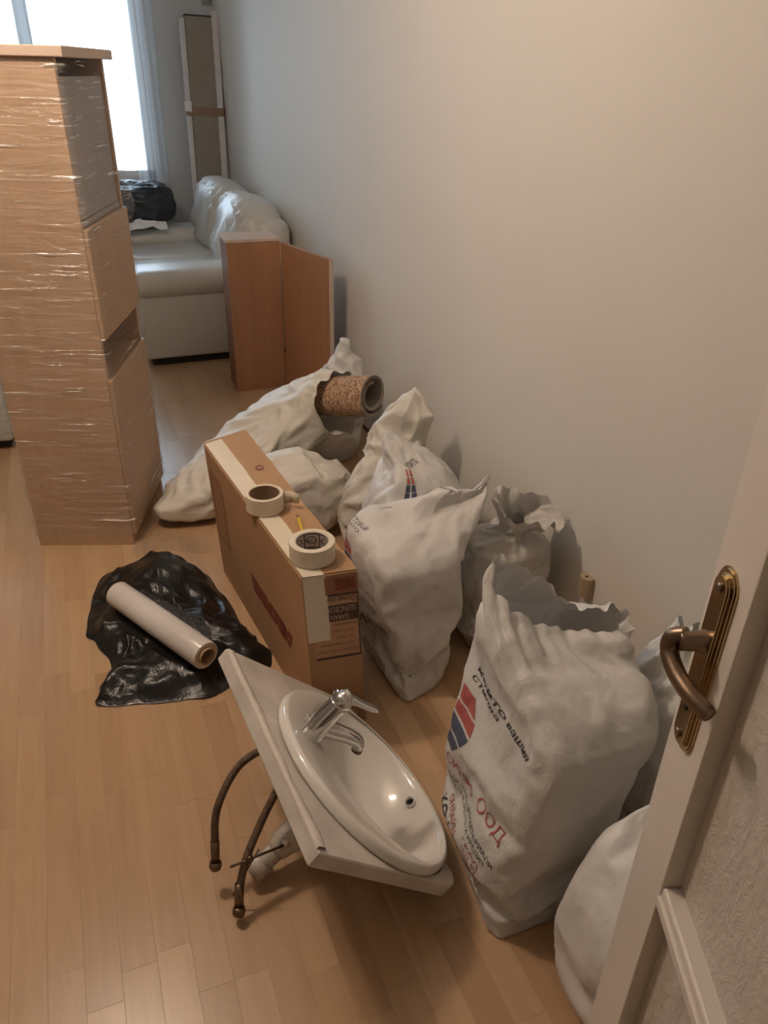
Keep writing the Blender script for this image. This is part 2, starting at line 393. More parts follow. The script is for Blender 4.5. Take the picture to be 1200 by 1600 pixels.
for i, (x, y) in enumerate(strips):
    if i < 300 and y + SL < YF and y > -1.6:
        o = bpy.data.objects.new('plank', me); COL.objects.link(o); o.parent = fl; o.location = (x, y, 0)
    else:
        n = len(rest_v); rest_v += plank_verts(x, y); rest_f += [tuple(q + n for q in f) for f in PF]
o = pydata('remaining_planks', rest_v, rest_f, M['plank'], fl); o['kind'] = 'stuff'

def struct(name, dims, m, parent=None): return tag(boxo(name, dims, m, parent), kind='structure')
struct('wall_right', (WX, WX + .1, -1.7, YF + .1, -.05, ZC), M['wall'])
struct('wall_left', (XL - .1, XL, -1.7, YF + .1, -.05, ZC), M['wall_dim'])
struct('ceiling', (XL - .1, WX + .1, -1.8, YF + .1, ZC, ZC + .1), M['ceiling'])
bm = bmesh.new(); W0, W1, WZ0, WZ1 = -1.36, .72, .80, 2.38       # far wall with the window opening
box(bm, XL, W0, YF, YF + .14, 0, ZC); box(bm, W1, WX, YF, YF + .14, 0, ZC); box(bm, W0, W1, YF, YF + .14, 0, WZ0); box(bm, W0, W1, YF, YF + .14, WZ1, ZC)
M['wall_grey'] = noisy('daylight_grey_wall', (.56, .58, .59), (.60, .62, .63), 1.3, .75)  # window's cool grey cast put into this wall's colour
tag(from_bm('wall_far', bm, M['wall_grey']), kind='structure')
bm = bmesh.new(); box(bm, .36, WX, YB - .14, YB, 0, ZC); box(bm, XL, -.58, YB - .14, YB, 0, ZC); box(bm, -.58, .36, YB - .14, YB, 2.08, ZC)
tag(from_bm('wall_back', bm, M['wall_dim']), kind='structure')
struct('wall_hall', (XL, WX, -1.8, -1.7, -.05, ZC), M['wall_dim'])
wn = empty('window_1', (0, 0, 0), kind='structure')
bm = bmesh.new(); yf0, yf1 = YF + .03, YF + .09
for d in ((W0, W0 + .06, WZ0, WZ1), (W1 - .06, W1, WZ0, WZ1), (W0, W1, WZ0, WZ0 + .06), (W0, W1, WZ1 - .06, WZ1), (-.10, -.01, WZ0, WZ1), (-.72, -.66, WZ0, WZ1)):
    box(bm, d[0], d[1], yf0, yf1, d[2], d[3])
from_bm('window_frame', bm, M['frame_white'], wn)
for a, b in ((W0 + .06, -.72), (-.66, -.10), (-.01, W1 - .06)): boxo('pane', (a, b, YF + .055, YF + .06, WZ0 + .06, WZ1 - .06), M['pane'], wn)
boxo('window_sill', (W0 - .05, W1 + .05, YF - .10, YF + .03, WZ0 - .03, WZ0), M['frame_white'], wn, .004)
for nm, d in (('baseboard_far', (XL, WX, YF - .014, YF, 0, .06)),): struct(nm, d, M['frame_white'])

# sheer curtains
def curtain(x0, x1, y, z0, z1, k, label, amp=.018):
    vs, fs = [], []; nx, nz = int((x1 - x0) * 140) + 8, 14
    for j in range(nz + 1):
        z = z0 + (z1 - z0) * j / nz
        for i in range(nx + 1):
            x = x0 + (x1 - x0) * i / nx; a = x * k
            vs.append((x + .006 * math.sin(3 * z + a), y + amp * (math.sin(a) + .4 * math.sin(2.3 * a + z)) * (1 - .25 * j / nz), z))
    for j in range(nz):
        for i in range(nx): q = j * (nx + 1) + i; fs.append((q, q + 1, q + nx + 2, q + nx + 1))
    o = pydata('sheer_curtain', vs, fs, M['sheer'], None, True)
    tag(o, label, 'curtain', 'sheer curtains at the window')
curtain(.575, .80, YF - .13, .30, 2.46, 88, 'sheer white curtain hanging right of the bright window, beside the grey corner wall')
curtain(-.13, .07, YF - .19, .62, 2.46, 88, 'narrow gathered sheer curtain hanging over the middle of the bright window', .03)

# ================================================================== door on the right, opened into the room
DX = Vector((.386, .922, 0)).normalized(); DN = Vector((DX.y, -DX.x, 0))      # along the leaf, away from the camera side
dr = empty('door_1', (0, 0, 0)); dr['kind'] = 'structure'
dm = Matrix(((DX.x, DN.x, 0, DN.x * .36), (DX.y, DN.y, 0, DN.y * .36), (0, 0, 1, 0), (0, 0, 0, 1)))
def dbox(name, s0, s1, c0, c1, z0, z1, m, r=.002):
    bm = bmesh.new(); box(bm, s0, s1, c0, c1, z0, z1)
    if r: bevel(bm, r)
    bm.transform(dm); return from_bm(name, bm, m, dr)
dbox('stile', .630, .722, 0, .040, .008, 2.0, M['door']); dbox('stile', -.07, .03, 0, .040, .008, 2.0, M['door'])
dbox('edge_lip', .7215, .738, .012, .030, .008, 2.0, M['door'], .003)
dbox('rail', .03, .630, .001, .039, 1.90, 2.0, M['door']); dbox('rail', .03, .630, .001, .039, .008, .13, M['door'])
for z in (.628, 1.26):
    dbox('glazing_bar', .03, .629, .001, .039, z - .026, z + .020, M['door'], .004)
    dbox('glazing_bead', .03, .628, -.0035, .004, z - .012, z + .004, M['door'], .0015)
for a, b in ((.13, .602), (.648, 1.234), (1.28, 1.90)): dbox('pane', .028, .634, .024, .029, a - .004, b + .004, M['door_glass'], 0)
# brass plate and lever
def dlocal(s, c, z): return dm @ Vector((s, c, z))
def plate(name, s0, s1, z0, z1, c0, c1, m, parent, r):
    n = 10; out = []
    for cx, cz, a0 in (((s0 + s1) / 2, z1 - r, 0), ((s0 + s1) / 2, z0 + r, math.pi)):
        for i in range(n + 1):
            a = a0 + math.pi * i / n; out.append((cx + (s1 - s0) / 2 * math.cos(a), cz + r * math.sin(a)))
    bm = bmesh.new(); top = [bm.verts.new((p[0], c0, p[1])) for p in out]; bot = [bm.verts.new((p[0], c1, p[1])) for p in out]
    bm.faces.new(top); bm.faces.new(bot[::-1]); L = len(out)
    for i in range(L): bm.faces.new((top[i], bot[i], bot[(i + 1) % L], top[(i + 1) % L]))
    bmesh.ops.recalc_face_normals(bm, faces=bm.faces)
    bmesh.ops.bevel(bm, geom=[e for e in bm.edges if len([f for f in e.link_faces if len(f.verts) > 6]) == 1 and e.verts[0].co.y < (c0 + c1) / 2 and e.verts[1].co.y < (c0 + c1) / 2], offset=.0022, segments=2, affect='EDGES')
    bm.transform(dm); return from_bm(name, bm, m, parent)
hp = empty('door_handle', (0, 0, 0)); hp.parent = dr
plate('back_plate', .656, .703, .846, 1.106, -.005, 0, M['brass'], hp, .024)
plate('raised_plate', .662, .697, .854, 1.098, -.010, -.004, M['brass'], hp, .018)
for z in (1.082, .870): tube('screw', [dlocal(.6795, -.0095, z), dlocal(.6795, -.0125, z)], .006, M['old_brass'], hp, 14, 1)
bm = bmesh.new(); box(bm, .676, .683, -.0112, -.0098, .908, .928); bm.transform(dm); from_bm('keyhole', bm, M['black'], hp)
tube('lever_stem', [dlocal(.680, -.008, 1.008), dlocal(.680, -.014, 1.008), dlocal(.680, -.024, 1.008), dlocal(.680, -.038, 1.008)], [.0150, .0125, .0115, .0112], M['old_brass'], hp, 16, 5)
tube('lever', [dlocal(.682, -.030, 1.016), dlocal(.690, -.041, 1.005), dlocal(.685, -.043, .988), dlocal(.660, -.040, .977), dlocal(.630, -.032, .972), dlocal(.612, -.023, .969), dlocal(.606, -.020, .968)], [.0085, .0105, .0105, .0105, .0105, .0100, .0085], M['old_brass'], hp, 16, 7)

# ================================================================== wrapped bookcase
cw = empty('wrapped_bookcase', (.041, 2.60, 0), math.radians(-18.6), label='tall beech bookcase wrapped in clear stretch film, standing at the left', cat='bookcase')
# local frame: x runs into the depth side (right face) ... -x is left along the side panel, +y goes back
CD, CW, CH = .345, .50, 1.60
def cb(name, d, m, r=.0015): return boxo(name, d, m, cw, r)
cb('side_panel', (-CD, 0, 0, .020, .0, CH - .028), M['beech']); cb('side_panel', (-CD, 0, CW - .020, CW, .0, CH - .028), M['beech'])
cb('top_panel', (-CD - .01, .03, -.012, CW + .012, CH - .028, CH), M['beech_edge'], .003)
cb('bottom_panel', (-CD, -.004, .0205, CW - .0205, .03, .05), M['beech'])
cb('plinth', (-.03, -.008, .0205, CW - .0205, 0, .0295), M['beech'])
cb('back_panel', (-CD, -CD + .008, .0205, CW - .0205, .051, CH - .029), M['grey_board'])
for z in (.62, .78): cb('shelf', (-CD + .01, -.006, .0205, CW - .0205, z, z + .02), M['beech'])
cb('shelf', (-CD + .01, -.006, .0205, CW - .0205, 1.118, 1.138), M['grey_board'])
cb('inner_board', (-.026, -.010, .0205, CW - .0205, 1.140, CH - .075), M['grey_board'])
d = cb('cabinet_door', (-.004, .014, .006, CW - .004, .775, 1.12), M['beech'], .003)
d = cb('cabinet_door', (-.004, .014, .006, CW - .004, .045, .64), M['beech'], .003)
# film around it: a sleeve with pulled-tight wrinkles
vs, fs = [], []; per = []
e = .003
cn = [(-CD - e - .004, -e), (e + .002, -e), (.016 + e, .004), (.016 + e, CW), (e, CW + e), (-CD - e, CW + e), (-CD - e, 0)]
for a, b in zip(cn, cn[1:] + cn[:1]):
    n = max(2, int(math.hypot(b[0] - a[0], b[1] - a[1]) / .008))
    for i in range(n): per.append((a[0] + (b[0] - a[0]) * i / n, a[1] + (b[1] - a[1]) * i / n))
NZ = 190; L = len(per); cx, cy = -CD / 2, CW / 2
for j in range(NZ + 1):
    z = .04 + (CH - .065) * j / NZ
    for i, (x, y) in enumerate(per):
        q = Vector((x * 2.2 + y * 2.2, 0, z * 26 + 5.0 * x + 2.0 * y)); dlt = .004 * max(0, ridge(q) - .45) + .003 * max(0, ridge(Vector((x * 3 - y * 3, 5, z * 60 - 9 * x))) - .5)
        nx, ny = x - cx, y - cy; s = 1 / max(abs(nx) / (CD / 2), abs(ny) / (CW / 2)); face_r = x > 0 and .02 < y < CW - .02
        sag = 0
        if face_r and (z > 1.13 or .645 < z < .79):
            k = math.sin(math.pi * (y - .02) / (CW - .04)); sag = -.016 * k
        bulge = .022 * math.exp(-((z - 1.13) / .05) ** 2) * (1 if x > 0 and y > CW * .5 else 0)
        if abs(ny) / (CW / 2) > abs(nx) / (CD / 2): o2 = (x, y + math.copysign(dlt, ny), z)
        else: o2 = (x + math.copysign(dlt, nx) + sag + bulge, y, z)
        vs.append(o2)
for j in range(NZ):
    for i in range(L): fs.append((j * L + i, j * L + (i + 1) % L, (j + 1) * L + (i + 1) % L, (j + 1) * L + i))
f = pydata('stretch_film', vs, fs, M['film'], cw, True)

# scrap of clear film on the floor by the bookcase
vs, fs = [], []; n = 46
for j in range(24):
    for i in range(n):
        u, v = i / (n - 1), j / 23; ed = min(u, 1 - u, v, 1 - v) * 4
        x = .035 + .27 * u + .02 * noise.noise(Vector((u * 3, v * 3, 1))); y = 2.485 + .12 * v + .04 * math.sin(u * 5); p = Vector((x * 22, y * 22, .3))
        vs.append((x, y, .004 + max(0, .020 * (ridge(p) * .6 + .3 * ridge(p * 2.3))) * min(1, ed)))
for j in range(23):
    for i in range(n - 1): q = j * n + i; fs.append((q, q + 1, q + n + 1, q + n))
tag(pydata('film_scrap', vs, fs, M['film_floor'], None, True), 'crumpled scrap of clear film on the floor behind the black bag', 'plastic film')

# ================================================================== wrapped armchair cut by the left edge
ar = empty('wrapped_armchair', (-.37, 3.606, 0), math.radians(-9), label='cream armchair in clear film, mostly hidden behind the tall bookcase', cat='armchair')
def ab(name, d, m, r=.03): return boxo(name, d, m, ar, r, 4, True)
ab('base', (-.95, -.02, .0, .80, .05, .34), M['leather'], .02); ab('armrest', (-.24, 0, -.02, .80, .30, .60), M['leather'], .06); ab('armrest', (-.97, -.73, -.02, .80, .30, .60), M['leather'], .06)
ab('seat', (-.73, -.24, -.03, .62, .33, .46), M['leather'], .05); ab('backrest', (-.95, -.02, .58, .84, .34, .88), M['leather'], .09)
for x in (-.90, -.10):
    for y in (.06, .72): ab('foot', (x, x + .05, y, y + .05, 0, .055), M['leather_dark'], .004)
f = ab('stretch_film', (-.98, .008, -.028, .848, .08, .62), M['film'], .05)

# ================================================================== sofa along the right wall
so = empty('sofa', (.30, 4.58, 0), 0, label='off-white leather two-seat sofa against the wall below the far corner', cat='sofa')
def sb(name, d, m, r=.03, seg=4): return boxo(name, d, m, so, r, seg, True)
SD = .925
sb('base', (.02, SD, .03, 1.62, .045, .33), M['leather'], .012)
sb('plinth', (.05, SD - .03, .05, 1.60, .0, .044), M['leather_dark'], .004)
for y0 in (0, 1.37):
    a = sb('armrest', (.0, SD - .02, y0 + .012, y0 + .262, .046, .42), M['leather'], .02)
    b = sb('armrest_pad', (-.02, SD - .22, y0 - .02, y0 + .30, .40, .555), M['leather'], .07, 6); b.parent = a
def cushion(name, c, h, mtx, puff=2.6, parent=so, pleats=0, seed=0):
    vs, fs = [], []; nu, nv = 56, 30
    for j in range(nv + 1):
        ph = -math.pi / 2 + math.pi * j / nv
        for i in range(nu):
            th = 2 * math.pi * i / nu; f = lambda t, e: math.copysign(abs(t) ** e, t); e = 2 / puff
            x, y, z = f(math.cos(ph), e) * f(math.cos(th), e), f(math.cos(ph), e) * f(math.sin(th), e), f(math.sin(ph), e)
            p = Vector((x * h[0], y * h[1], z * h[2]))
            if pleats:
                w = max(0, -x) * (1 - .4 * abs(z)); p.x += w * .07 * abs(math.sin(y * pleats + .9 * z + seed)) - .01
            p += Vector((1, 1, 1)) * .006 * noise.noise(p * 7 + Vector((seed, 0, 0)))
            vs.append(mtx @ (p) + Vector(c))
    for j in range(nv):
        for i in range(nu): fs.append((j * nu + i, j * nu + (i + 1) % nu, (j + 1) * nu + (i + 1) % nu, (j + 1) * nu + i))
    return pydata(name, vs, fs, M['leather'], parent, True)
I3 = Matrix.Identity(3); lean = Matrix.Rotation(math.radians(14), 3, 'Y')
for k in (0, 1):
    yc = .275 + .275 + k * .55; yb = .415 + k * .79
    cushion('seat_cushion', (.34, yc, .40), (.37, .275, .075), I3, 5, so, 0, k)
    cushion('back_cushion', (.735, yb, .655), (.185, .405, .245), lean, 2.9, so, 15, k + .3)
sb('backrest', (.72, SD, .0, 1.63, .10, .80), M['leather'], .07, 6)

# black bag and paper on the sofa's far arm
bb = tag(loft('black_bin_bag', [[(.28, 5.95, .58), (.62, 5.94, .58), (.66, 6.28, .58), (.28, 6.30, .58)], [(.20, 5.90, .62), (.72, 5.92, .63), (.76, 6.33, .64), (.2, 6.33, .62)], [(.20, 5.90, .74), (.73, 5.92, .74), (.76, 6.33, .76), (.2, 6.33, .76)], [(.24, 5.98, .81), (.70, 5.98, .82), (.70, 6.26, .83), (.24, 6.26, .84)], [(.34, 6.08, .81), (.6, 6.08, .83), (.6, 6.16, .83), (.34, 6.16, .82)]], M['black_bag_far'], None, 80, 40, .2, .03, .02, (7, 7, 9), .003, 5).o,
   'black bin bag lying on the far arm of the sofa', 'bag')
vs, fs = [], []
for j in range(9):
    for i in range(15):
        u, v = i / 14, j / 8; vs.append((.30 + .36 * u, 5.80 + .08 * v + .02 * u, .572 + .055 * max(0, noise.noise(Vector((u * 5, v * 2, 3))) + .25) * math.sin(math.pi * u) + .04 * v))
for j in range(8):
    for i in range(14): q = j * 15 + i; fs.append((q, q + 1, q + 16, q + 15))
o = pydata('crumpled_paper', vs, fs, M['paper'], None, False); s = o.modifiers.new('s', 'SOLIDIFY'); s.thickness = .001
tag(o, 'crumpled white paper lying on the sofa arm before the black bag', 'paper')

# tall flat package leaning in the corner
pk = empty('flat_package', (1.00, 6.38, 0), 0, label='tall narrow cardboard package with white foam edges leaning in the far corner', cat='package')
sh = Matrix(((1, 0, .03, 0), (0, 1, .085, 0), (0, 0, 1, 0), (0, 0, 0, 1)))     # leans back
pm = Matrix.Rotation(math.radians(1.5), 4, 'Y') @ Matrix.Rotation(math.radians(-4), 4, 'X')
def pbox(name, d, m, r=.004):
    o = boxo(name, d, m, pk, r); o.matrix_local = pm; return o
pbox('cardboard_face', (-.03, .155, 0, .07, .004, 1.885), M['card_grey']); pbox('foam_edge', (-.066, -.031, .008, .07, .004, 1.87), M['foam'], .008); pbox('foam_edge', (.156, .205, -.004, .07, .004, 1.93), M['foam'], .010)
pbox('end_cap', (-.032, .156, -.002, .071, 1.8855, 1.893), M['leather_dark'], .001)
pbox('tape_band', (-.0675, .2065, -.0052, .0715, 1.255, 1.31), M['brown_tape'], .001); pbox('tape_tab', (-.082, -.0305, -.009, .003, 1.28, 1.35), M['paper'], .004)

# small grey fitting high on the far wall beside the package (cut by the top edge)
wh = empty('wall_bracket', (1.213, YF, 1.975), label='small grey bracket on the far wall above the cardboard package, cut by the top edge', cat='bracket')
M['bracket'] = mat('grey_bracket_metal', (.35, .36, .37), .4, .3)
boxo('base_plate', (-.035, .035, -.006, 0, -.02, .05), M['bracket'], wh, .002)
tube('bracket_arm', [Vector((.01, -.006, .015)), Vector((.01, -.05, .010)), Vector((.01, -.065, .035))], .008, M['bracket'], wh, 10, 5)
# ================================================================== L-shaped beech unit leaning by the sofa
lu = empty('desk_end_unit', (.736, 4.044, 0), 0, label='L-shaped beech board unit standing beside the sofa against the wall', cat='furniture')
def lbox(name, a, b, z0, z1, th, m, side=1):
    a, b = Vector((*a, 0)), Vector((*b, 0)); t = (b - a).normalized(); n = Vector((-t.y, t.x, 0)) * th * side
    bm = bmesh.new(); hexa(bm, [(*(p.xy), z0) for p in (a, b, b + n, a + n)] + [(*(p.xy), z1) for p in (a, b, b + n, a + n)]); bevel(bm, .0015); return from_bm(name, bm, m, lu)
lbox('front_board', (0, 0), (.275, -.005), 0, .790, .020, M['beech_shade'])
lbox('left_board', (.020, .0205), (.024, .205), 0, .790, .020, M['beech_shaded_side'])
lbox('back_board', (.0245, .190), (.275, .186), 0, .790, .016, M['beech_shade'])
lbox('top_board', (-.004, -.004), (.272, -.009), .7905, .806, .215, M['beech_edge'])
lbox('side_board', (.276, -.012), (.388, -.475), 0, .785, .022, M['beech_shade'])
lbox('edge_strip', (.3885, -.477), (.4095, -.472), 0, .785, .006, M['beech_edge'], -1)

# ================================================================== carton and what lies on it
ct = empty('cardboard_carton', (.475, 1.92, 0), label='long narrow brown cardboard carton standing on edge with masking tape on top', cat='box')
# corner points: near left, near right, far right, far left (bottom, top)
B4 = [Vector(p) for p in ((.408, 1.473, 0), (.547, 1.460, 0), (.474, 2.367, 0), (.320, 2.307, 0))]
T4 = [Vector(p) for p in ((.386, 1.486, .49), (.525, 1.473, .49), (.452, 2.380, .49), (.298, 2.320, .49))]
loc = Vector(ct.location)
bm = bmesh.new(); hexa(bm, [p - loc for p in B4 + T4]); bmesh.ops.subdivide_edges(bm, edges=list(bm.edges), cuts=11, use_grid_fill=True)
from_bm('carton_body', bm, M['carton'], ct)
def quad_fn(a, b, c, d, off):                   # a..b along x, a..d along y
    n = (b - a).cross(d - a).normalized()
    return lambda x, y: (a.lerp(b, x).lerp(d.lerp(c, x), y)) + n * off - loc
top = quad_fn(T4[0], T4[1], T4[2], T4[3], .0)
def sheet(name, fn, x0, x1, y0, y1, m, nx=1, ny=1, th=.0008, jag=0, parent=None):
    vs, fs = [], []
    for k in (0, 1):
        f = fn(th * k + .0006)
        for j in range(ny + 1):
            for i in range(nx + 1):
                x, y = x0 + (x1 - x0) * i / nx, y0 + (y1 - y0) * j / ny
                if jag and i == nx: x += jag * noise.noise(Vector((x0, y * 9, 3)))
                vs.append(f(x, y))
    N = (nx + 1) * (ny + 1)
    for j in range(ny):
        for i in range(nx):
            q = j * (nx + 1) + i; fs.append((N + q, N + q + 1, N + q + nx + 2, N + q + nx + 1)); fs.append((q, q + nx + 1, q + nx + 2, q + 1))
    rim = [i for i in range(nx + 1)] + [(j + 1) * (nx + 1) + nx for j in range(ny)] + [ny * (nx + 1) + nx - 1 - i for i in range(nx)] + [(ny - 1 - j) * (nx + 1) for j in range(ny - 1)]
    for a, b in zip(rim, rim[1:] + rim[:1]): fs.append((a, b, N + b, N + a))
    return pydata(name, vs, fs, m, parent or ct)
F = lambda off: quad_fn(T4[0], T4[1], T4[2], T4[3], off)
FR = lambda off: quad_fn(B4[0], B4[1], T4[1], T4[0], off)
LF = lambda off: quad_fn(B4[3], B4[0], T4[0], T4[3], off)
# lid flap: its right edge is a little proud and worn
sheet('lid_flap', F, .02, 1.0, .004, 1.02, M['carton'], 6, 24, .0035, .05)
F2 = lambda off: F(off + .0045)
sheet('masking_tape_strip', F2, .03, .40, -.004, 1.0, M['tape'], 3, 20, .0006, .03)
sheet('masking_tape_end', FR, .02, .43, .60, 1.004, M['tape'], 6, 10, .0010, .05)
lb = sheet('printed_label', FR, .13, .985, .475, .90, M['label'], 1, 1, .0004)
fr2 = lambda off: FR(off + .0014)
def front_print(name, x0, x1, y0, y1, m): return sheet(name, fr2, x0, x1, y0, y1, m, 1, 1, .0003, 0, ct)
for d in ((.13, .985, .475, .488), (.432, .985, .872, .882), (.962, .985, .475, .882)): front_print('label_border', *d, M['dark_print'])
front_print('label_band', .43, .962, .715, .815, M['dark_print']); front_print('red_band', .40, .985, .885, .985, noisy('faded_red_print', (.33, .13, .075), (.29, .12, .07), 9, .75))
def up_text(body, x1, y1, w, h, m, fn=FR, off=.0028, sheet_w=.143, sheet_h=.49, **kw):  # printed upside down: starts at the right
    f = fn(off); sz = h / sheet_h / .72
    return place_text('lettering', body, lambda x, y: f(x1 - x, y1 - y), m, ct, sz, width=w / sheet_w, **kw)
up_text('Dormez tran', .935, .868, .073, .020, M['dark_print'], shear=.25)
up_text('SILENCIEUX', .935, .806, .075, .018, M['pale_print']); up_text('GARAN', .80, .755, .048, .016, M['pale_print'])
for k, (t, x1, w_) in enumerate((('du rayonnement', .93, .062), ('pour un confort', .88, .060), ('Air Silence', .86, .048), ('de la résistance', .84, .085), ("C'est parce qu'il est équipé", .945, .112))):
    up_text(t, x1, .700 - k * .042, w_, .0095, M['red_print'], shear=.2)
up_text('NOE', .93, .965, .050, .026, M['red_print'], bold=.01)
def side_text(body, x1, y1, w, h, m, **kw):
    f = LF(.0008); return place_text('lettering', body, lambda x, y: f(x1 - x, y1 - y), m, ct, h / .49 / .72, width=w / .875, **kw)
side_text('AIROTNE', .84, .45, .34, .045, M['red_print'], bold=.02)
for d in ((.035, .185, .84, .85), (.035, .185, .36, .37), (.035, .040, .36, .85), (.180, .185, .36, .85)): sheet('print_frame', LF, *d, M['red_print'], 1, 1, .0003)
for k in range(7): side_text('modèle %s' % ('mural', 'blanc', 'série', 'poids', 'norme', 'volts', 'watts')[k], .175, .82 - k * .06, .115, .018, M['red_print'])
bm = bmesh.new()
vs, fs = [], []; f = F(.0058); f0 = F(.0062)
for k in range(20):
    a = 2 * math.pi * k / 20
    for r in (1, .72): vs.append(f0(.70 + .085 * r * math.cos(a), .70 + .018 * r * math.sin(a)))
for k in range(20): fs.append((2 * k, 2 * k + 1, (2 * k + 3) % 40, (2 * k + 2) % 40))
bm.free(); pydata('ring_mark', vs, fs, M['red_print'], ct)

def tape_roll(x, y, z, ro, ri, h, label, printed):
    t = empty('tape_roll', (x, y, z), 0, label=label, cat='tape', group='masking tape rolls')
    lathe('tape_winding', [(ri + .003, .001), (ro - .001, .001), (ro, .002), (ro, h - .001), (ro - .001, h), (ri + .003, h)], M['tape'], t, 48, None, True)
    core = lathe('cardboard_core', [(ri, .001), (ri + .0028, .001), (ri + .0028, h - .001), (ri, h - .001)], M['pvc'] if printed else noisy('brown_core', (.26, .17, .11), (.20, .12, .07), 12, .7), t, 48, None, True)
    return t, core
ZT = .4965
t1, c1 = tape_roll(.437, 1.560, ZT, .057, .040, .049, 'larger masking tape roll with navy printed core, on the carton near its front end', True)
def core_fn(r, a0, z0): return lambda x, y: Vector((r * math.cos(a0 - x / r), r * math.sin(a0 - x / r), z0 + y))
M['core_print'] = M['blue_print']
for a0 in (2.75, 1.75, .75, -.3, -1.4, -2.4):
    vs, fs = [], []
    for k in range(25):
        a = 2 * math.pi * k / 24
        for r_ in (1, .80): vs.append(core_fn(.0396, a0, .026)(.017 + .014 * r_ * math.cos(a), .011 * r_ * math.sin(a)))
    for k in range(24): fs.append((2 * k, 2 * k + 1, 2 * k + 3, 2 * k + 2))
    pydata('core_print', vs, fs, M['core_print'], c1)
    place_text('core_print', 'tape', core_fn(.0396, a0, .0215), M['core_print'], c1, .013, width=.020)
    vs = [core_fn(.0396, a0, .004)(x, y) for x, y in ((-.003, 0), (0, 0), (0, .042), (-.003, .042))]; pydata('core_print', vs, [(0, 1, 2, 3)], M['core_print'], c1)
for z0 in (.003, .043):
    vs, fs = [], []
    for k in range(49):
        a = 2 * math.pi * k / 48; vs += [Vector((.0396 * math.cos(a), .0396 * math.sin(a), z0)), Vector((.0396 * math.cos(a), .0396 * math.sin(a), z0 + .003))]
    for k in range(48): fs.append((2 * k, 2 * k + 1, 2 * k + 3, 2 * k + 2))
    pydata('core_print', vs, fs, M['core_print'], c1)
t2, c2 = tape_roll(.385, 1.842, ZT, .052, .040, .049, 'smaller masking tape roll with a loose tape end, halfway along the carton', False)
vs, fs = [], []
for i in range(13):
    a = .75 - .11 * i; k = max(0, i - 5) / 7
    c = Vector((.0525 * math.cos(.75 - .11 * min(i, 6)), .0525 * math.sin(.75 - .11 * min(i, 6)), 0)) + (Vector((.012, -.012, 0)) * max(0, i - 6) / 2 if i > 6 else Vector())
    c += Vector((.004 * math.sin(i * 1.6), .003 * math.cos(i * 1.3), 0)) * (k > 0)
    vs += [c + Vector((0, 0, .004 + .012 * k)), c + Vector((0, 0, .048 - .003 * (i % 2)))]
for i in range(12): fs.append((2 * i, 2 * i + 1, 2 * i + 3, 2 * i + 2))
o = pydata('loose_end', vs, fs, M['tape'], t2, True); o.modifiers.new('s', 'SOLIDIFY').thickness = .0005
pc = empty('pencil', (.455, 1.752, ZT + .0045), math.radians(-97), label='yellow pencil with dark tip on the carton behind the larger tape roll', cat='pencil')
pmx = axis_mtx((0, 0, 0), (1, 0, 0))
lathe('pencil_body', [(.0044, 0), (.0044, .128)], M['yellow'], pc, 6, pmx); lathe('pencil_tip', [(.0004, -.022), (.0015, -.016), (.0044, -.0005)], M['dark_print'], pc, 8, pmx)

# ================================================================== washbasin on a slab
ws = empty('washbasin', (.37, 1.13, 0), label='white oval washbasin on a marbled slab with tap and hoses, tilted on the floor', cat='sink')
P2 = Vector((.230, .836, .375)) - Vector(ws.location); es = Vector((-.078, .997, .018)).normalized(); eq = Vector((.720, .069, -.691)); eq = (eq - eq.dot(es) * es).normalized(); en = eq.cross(es)
if en.z < 0: en = -en
sm = Matrix(((es.x, eq.x, en.x, P2.x), (es.y, eq.y, en.y, P2.y), (es.z, eq.z, en.z, P2.z), (0, 0, 0, 1)))
SWd, SDp, STh = .588, .435, .034
C_S, C_Q, A_S, A_Q = .262, .268, .262, .222
# slab with an oval hole and rounded front corners
def outline(n):
    pts = []; r = .05
    for cx, cy, a0, rr_ in ((.004, .004, math.pi, .004), (SWd - .004, .004, 1.5 * math.pi, .004), (SWd - r, SDp - r, 0, r), (r, SDp - r, .5 * math.pi, r)):
        for i in range(9): a = a0 + .5 * math.pi * i / 8; pts.append((cx + rr_ * math.cos(a), cy + rr_ * math.sin(a)))
    return pts
OUT = outline(0)
def ray_out(a):                                  # where a ray from the bowl centre leaves the slab
    d = (math.cos(a), math.sin(a)); best = .6
    for (x0, y0), (x1, y1) in zip(OUT, OUT[1:] + OUT[:1]):
        ex, ey = x1 - x0, y1 - y0; den = d[0] * ey - d[1] * ex
        if abs(den) < 1e-9: continue
        wx, wy = x0 - C_S, y0 - C_Q; t = (wx * ey - wy * ex) / den; u = (wx * d[1] - wy * d[0]) / den
        if t > 0 and -1e-6 <= u <= 1 + 1e-6: best = min(best, t)
    return best
BQ, BS_, BQS = C_Q + .044, .236, .165             # the bowl proper: set forward, leaving the ledge for the tap
NA = 200; vs, fs = [], []; ext = []
angs = sorted([2 * math.pi * k / NA for k in range(NA)] + [math.atan2(y - C_Q, x - C_S) % (2 * math.pi) for x, y in ((0, 0), (SWd, 0))]); NA = len(angs)
for a in angs:
    ro = ray_out(a); 
    ea, eb, dq = BS_ + .014, BQS + .014, C_Q - BQ; ca, sa = math.cos(a) / ea, math.sin(a) / eb
    qa, qb, qc = ca * ca + sa * sa, 2 * sa * dq / eb, (dq / eb) ** 2 - 1; ri = (-qb + math.sqrt(qb * qb - 4 * qa * qc)) / (2 * qa)
    ext.append(ri < ro - .007); ri = min(ri, ro - .0065)
    for r_, z in ((ri, -STh), (ri, 0), (ro - .003, 0), (ro, -.003), (ro, -STh + .003), (ro - .003, -STh)):
        vs.append(sm @ Vector((C_S + r_ * math.cos(a), C_Q + r_ * math.sin(a), z)))
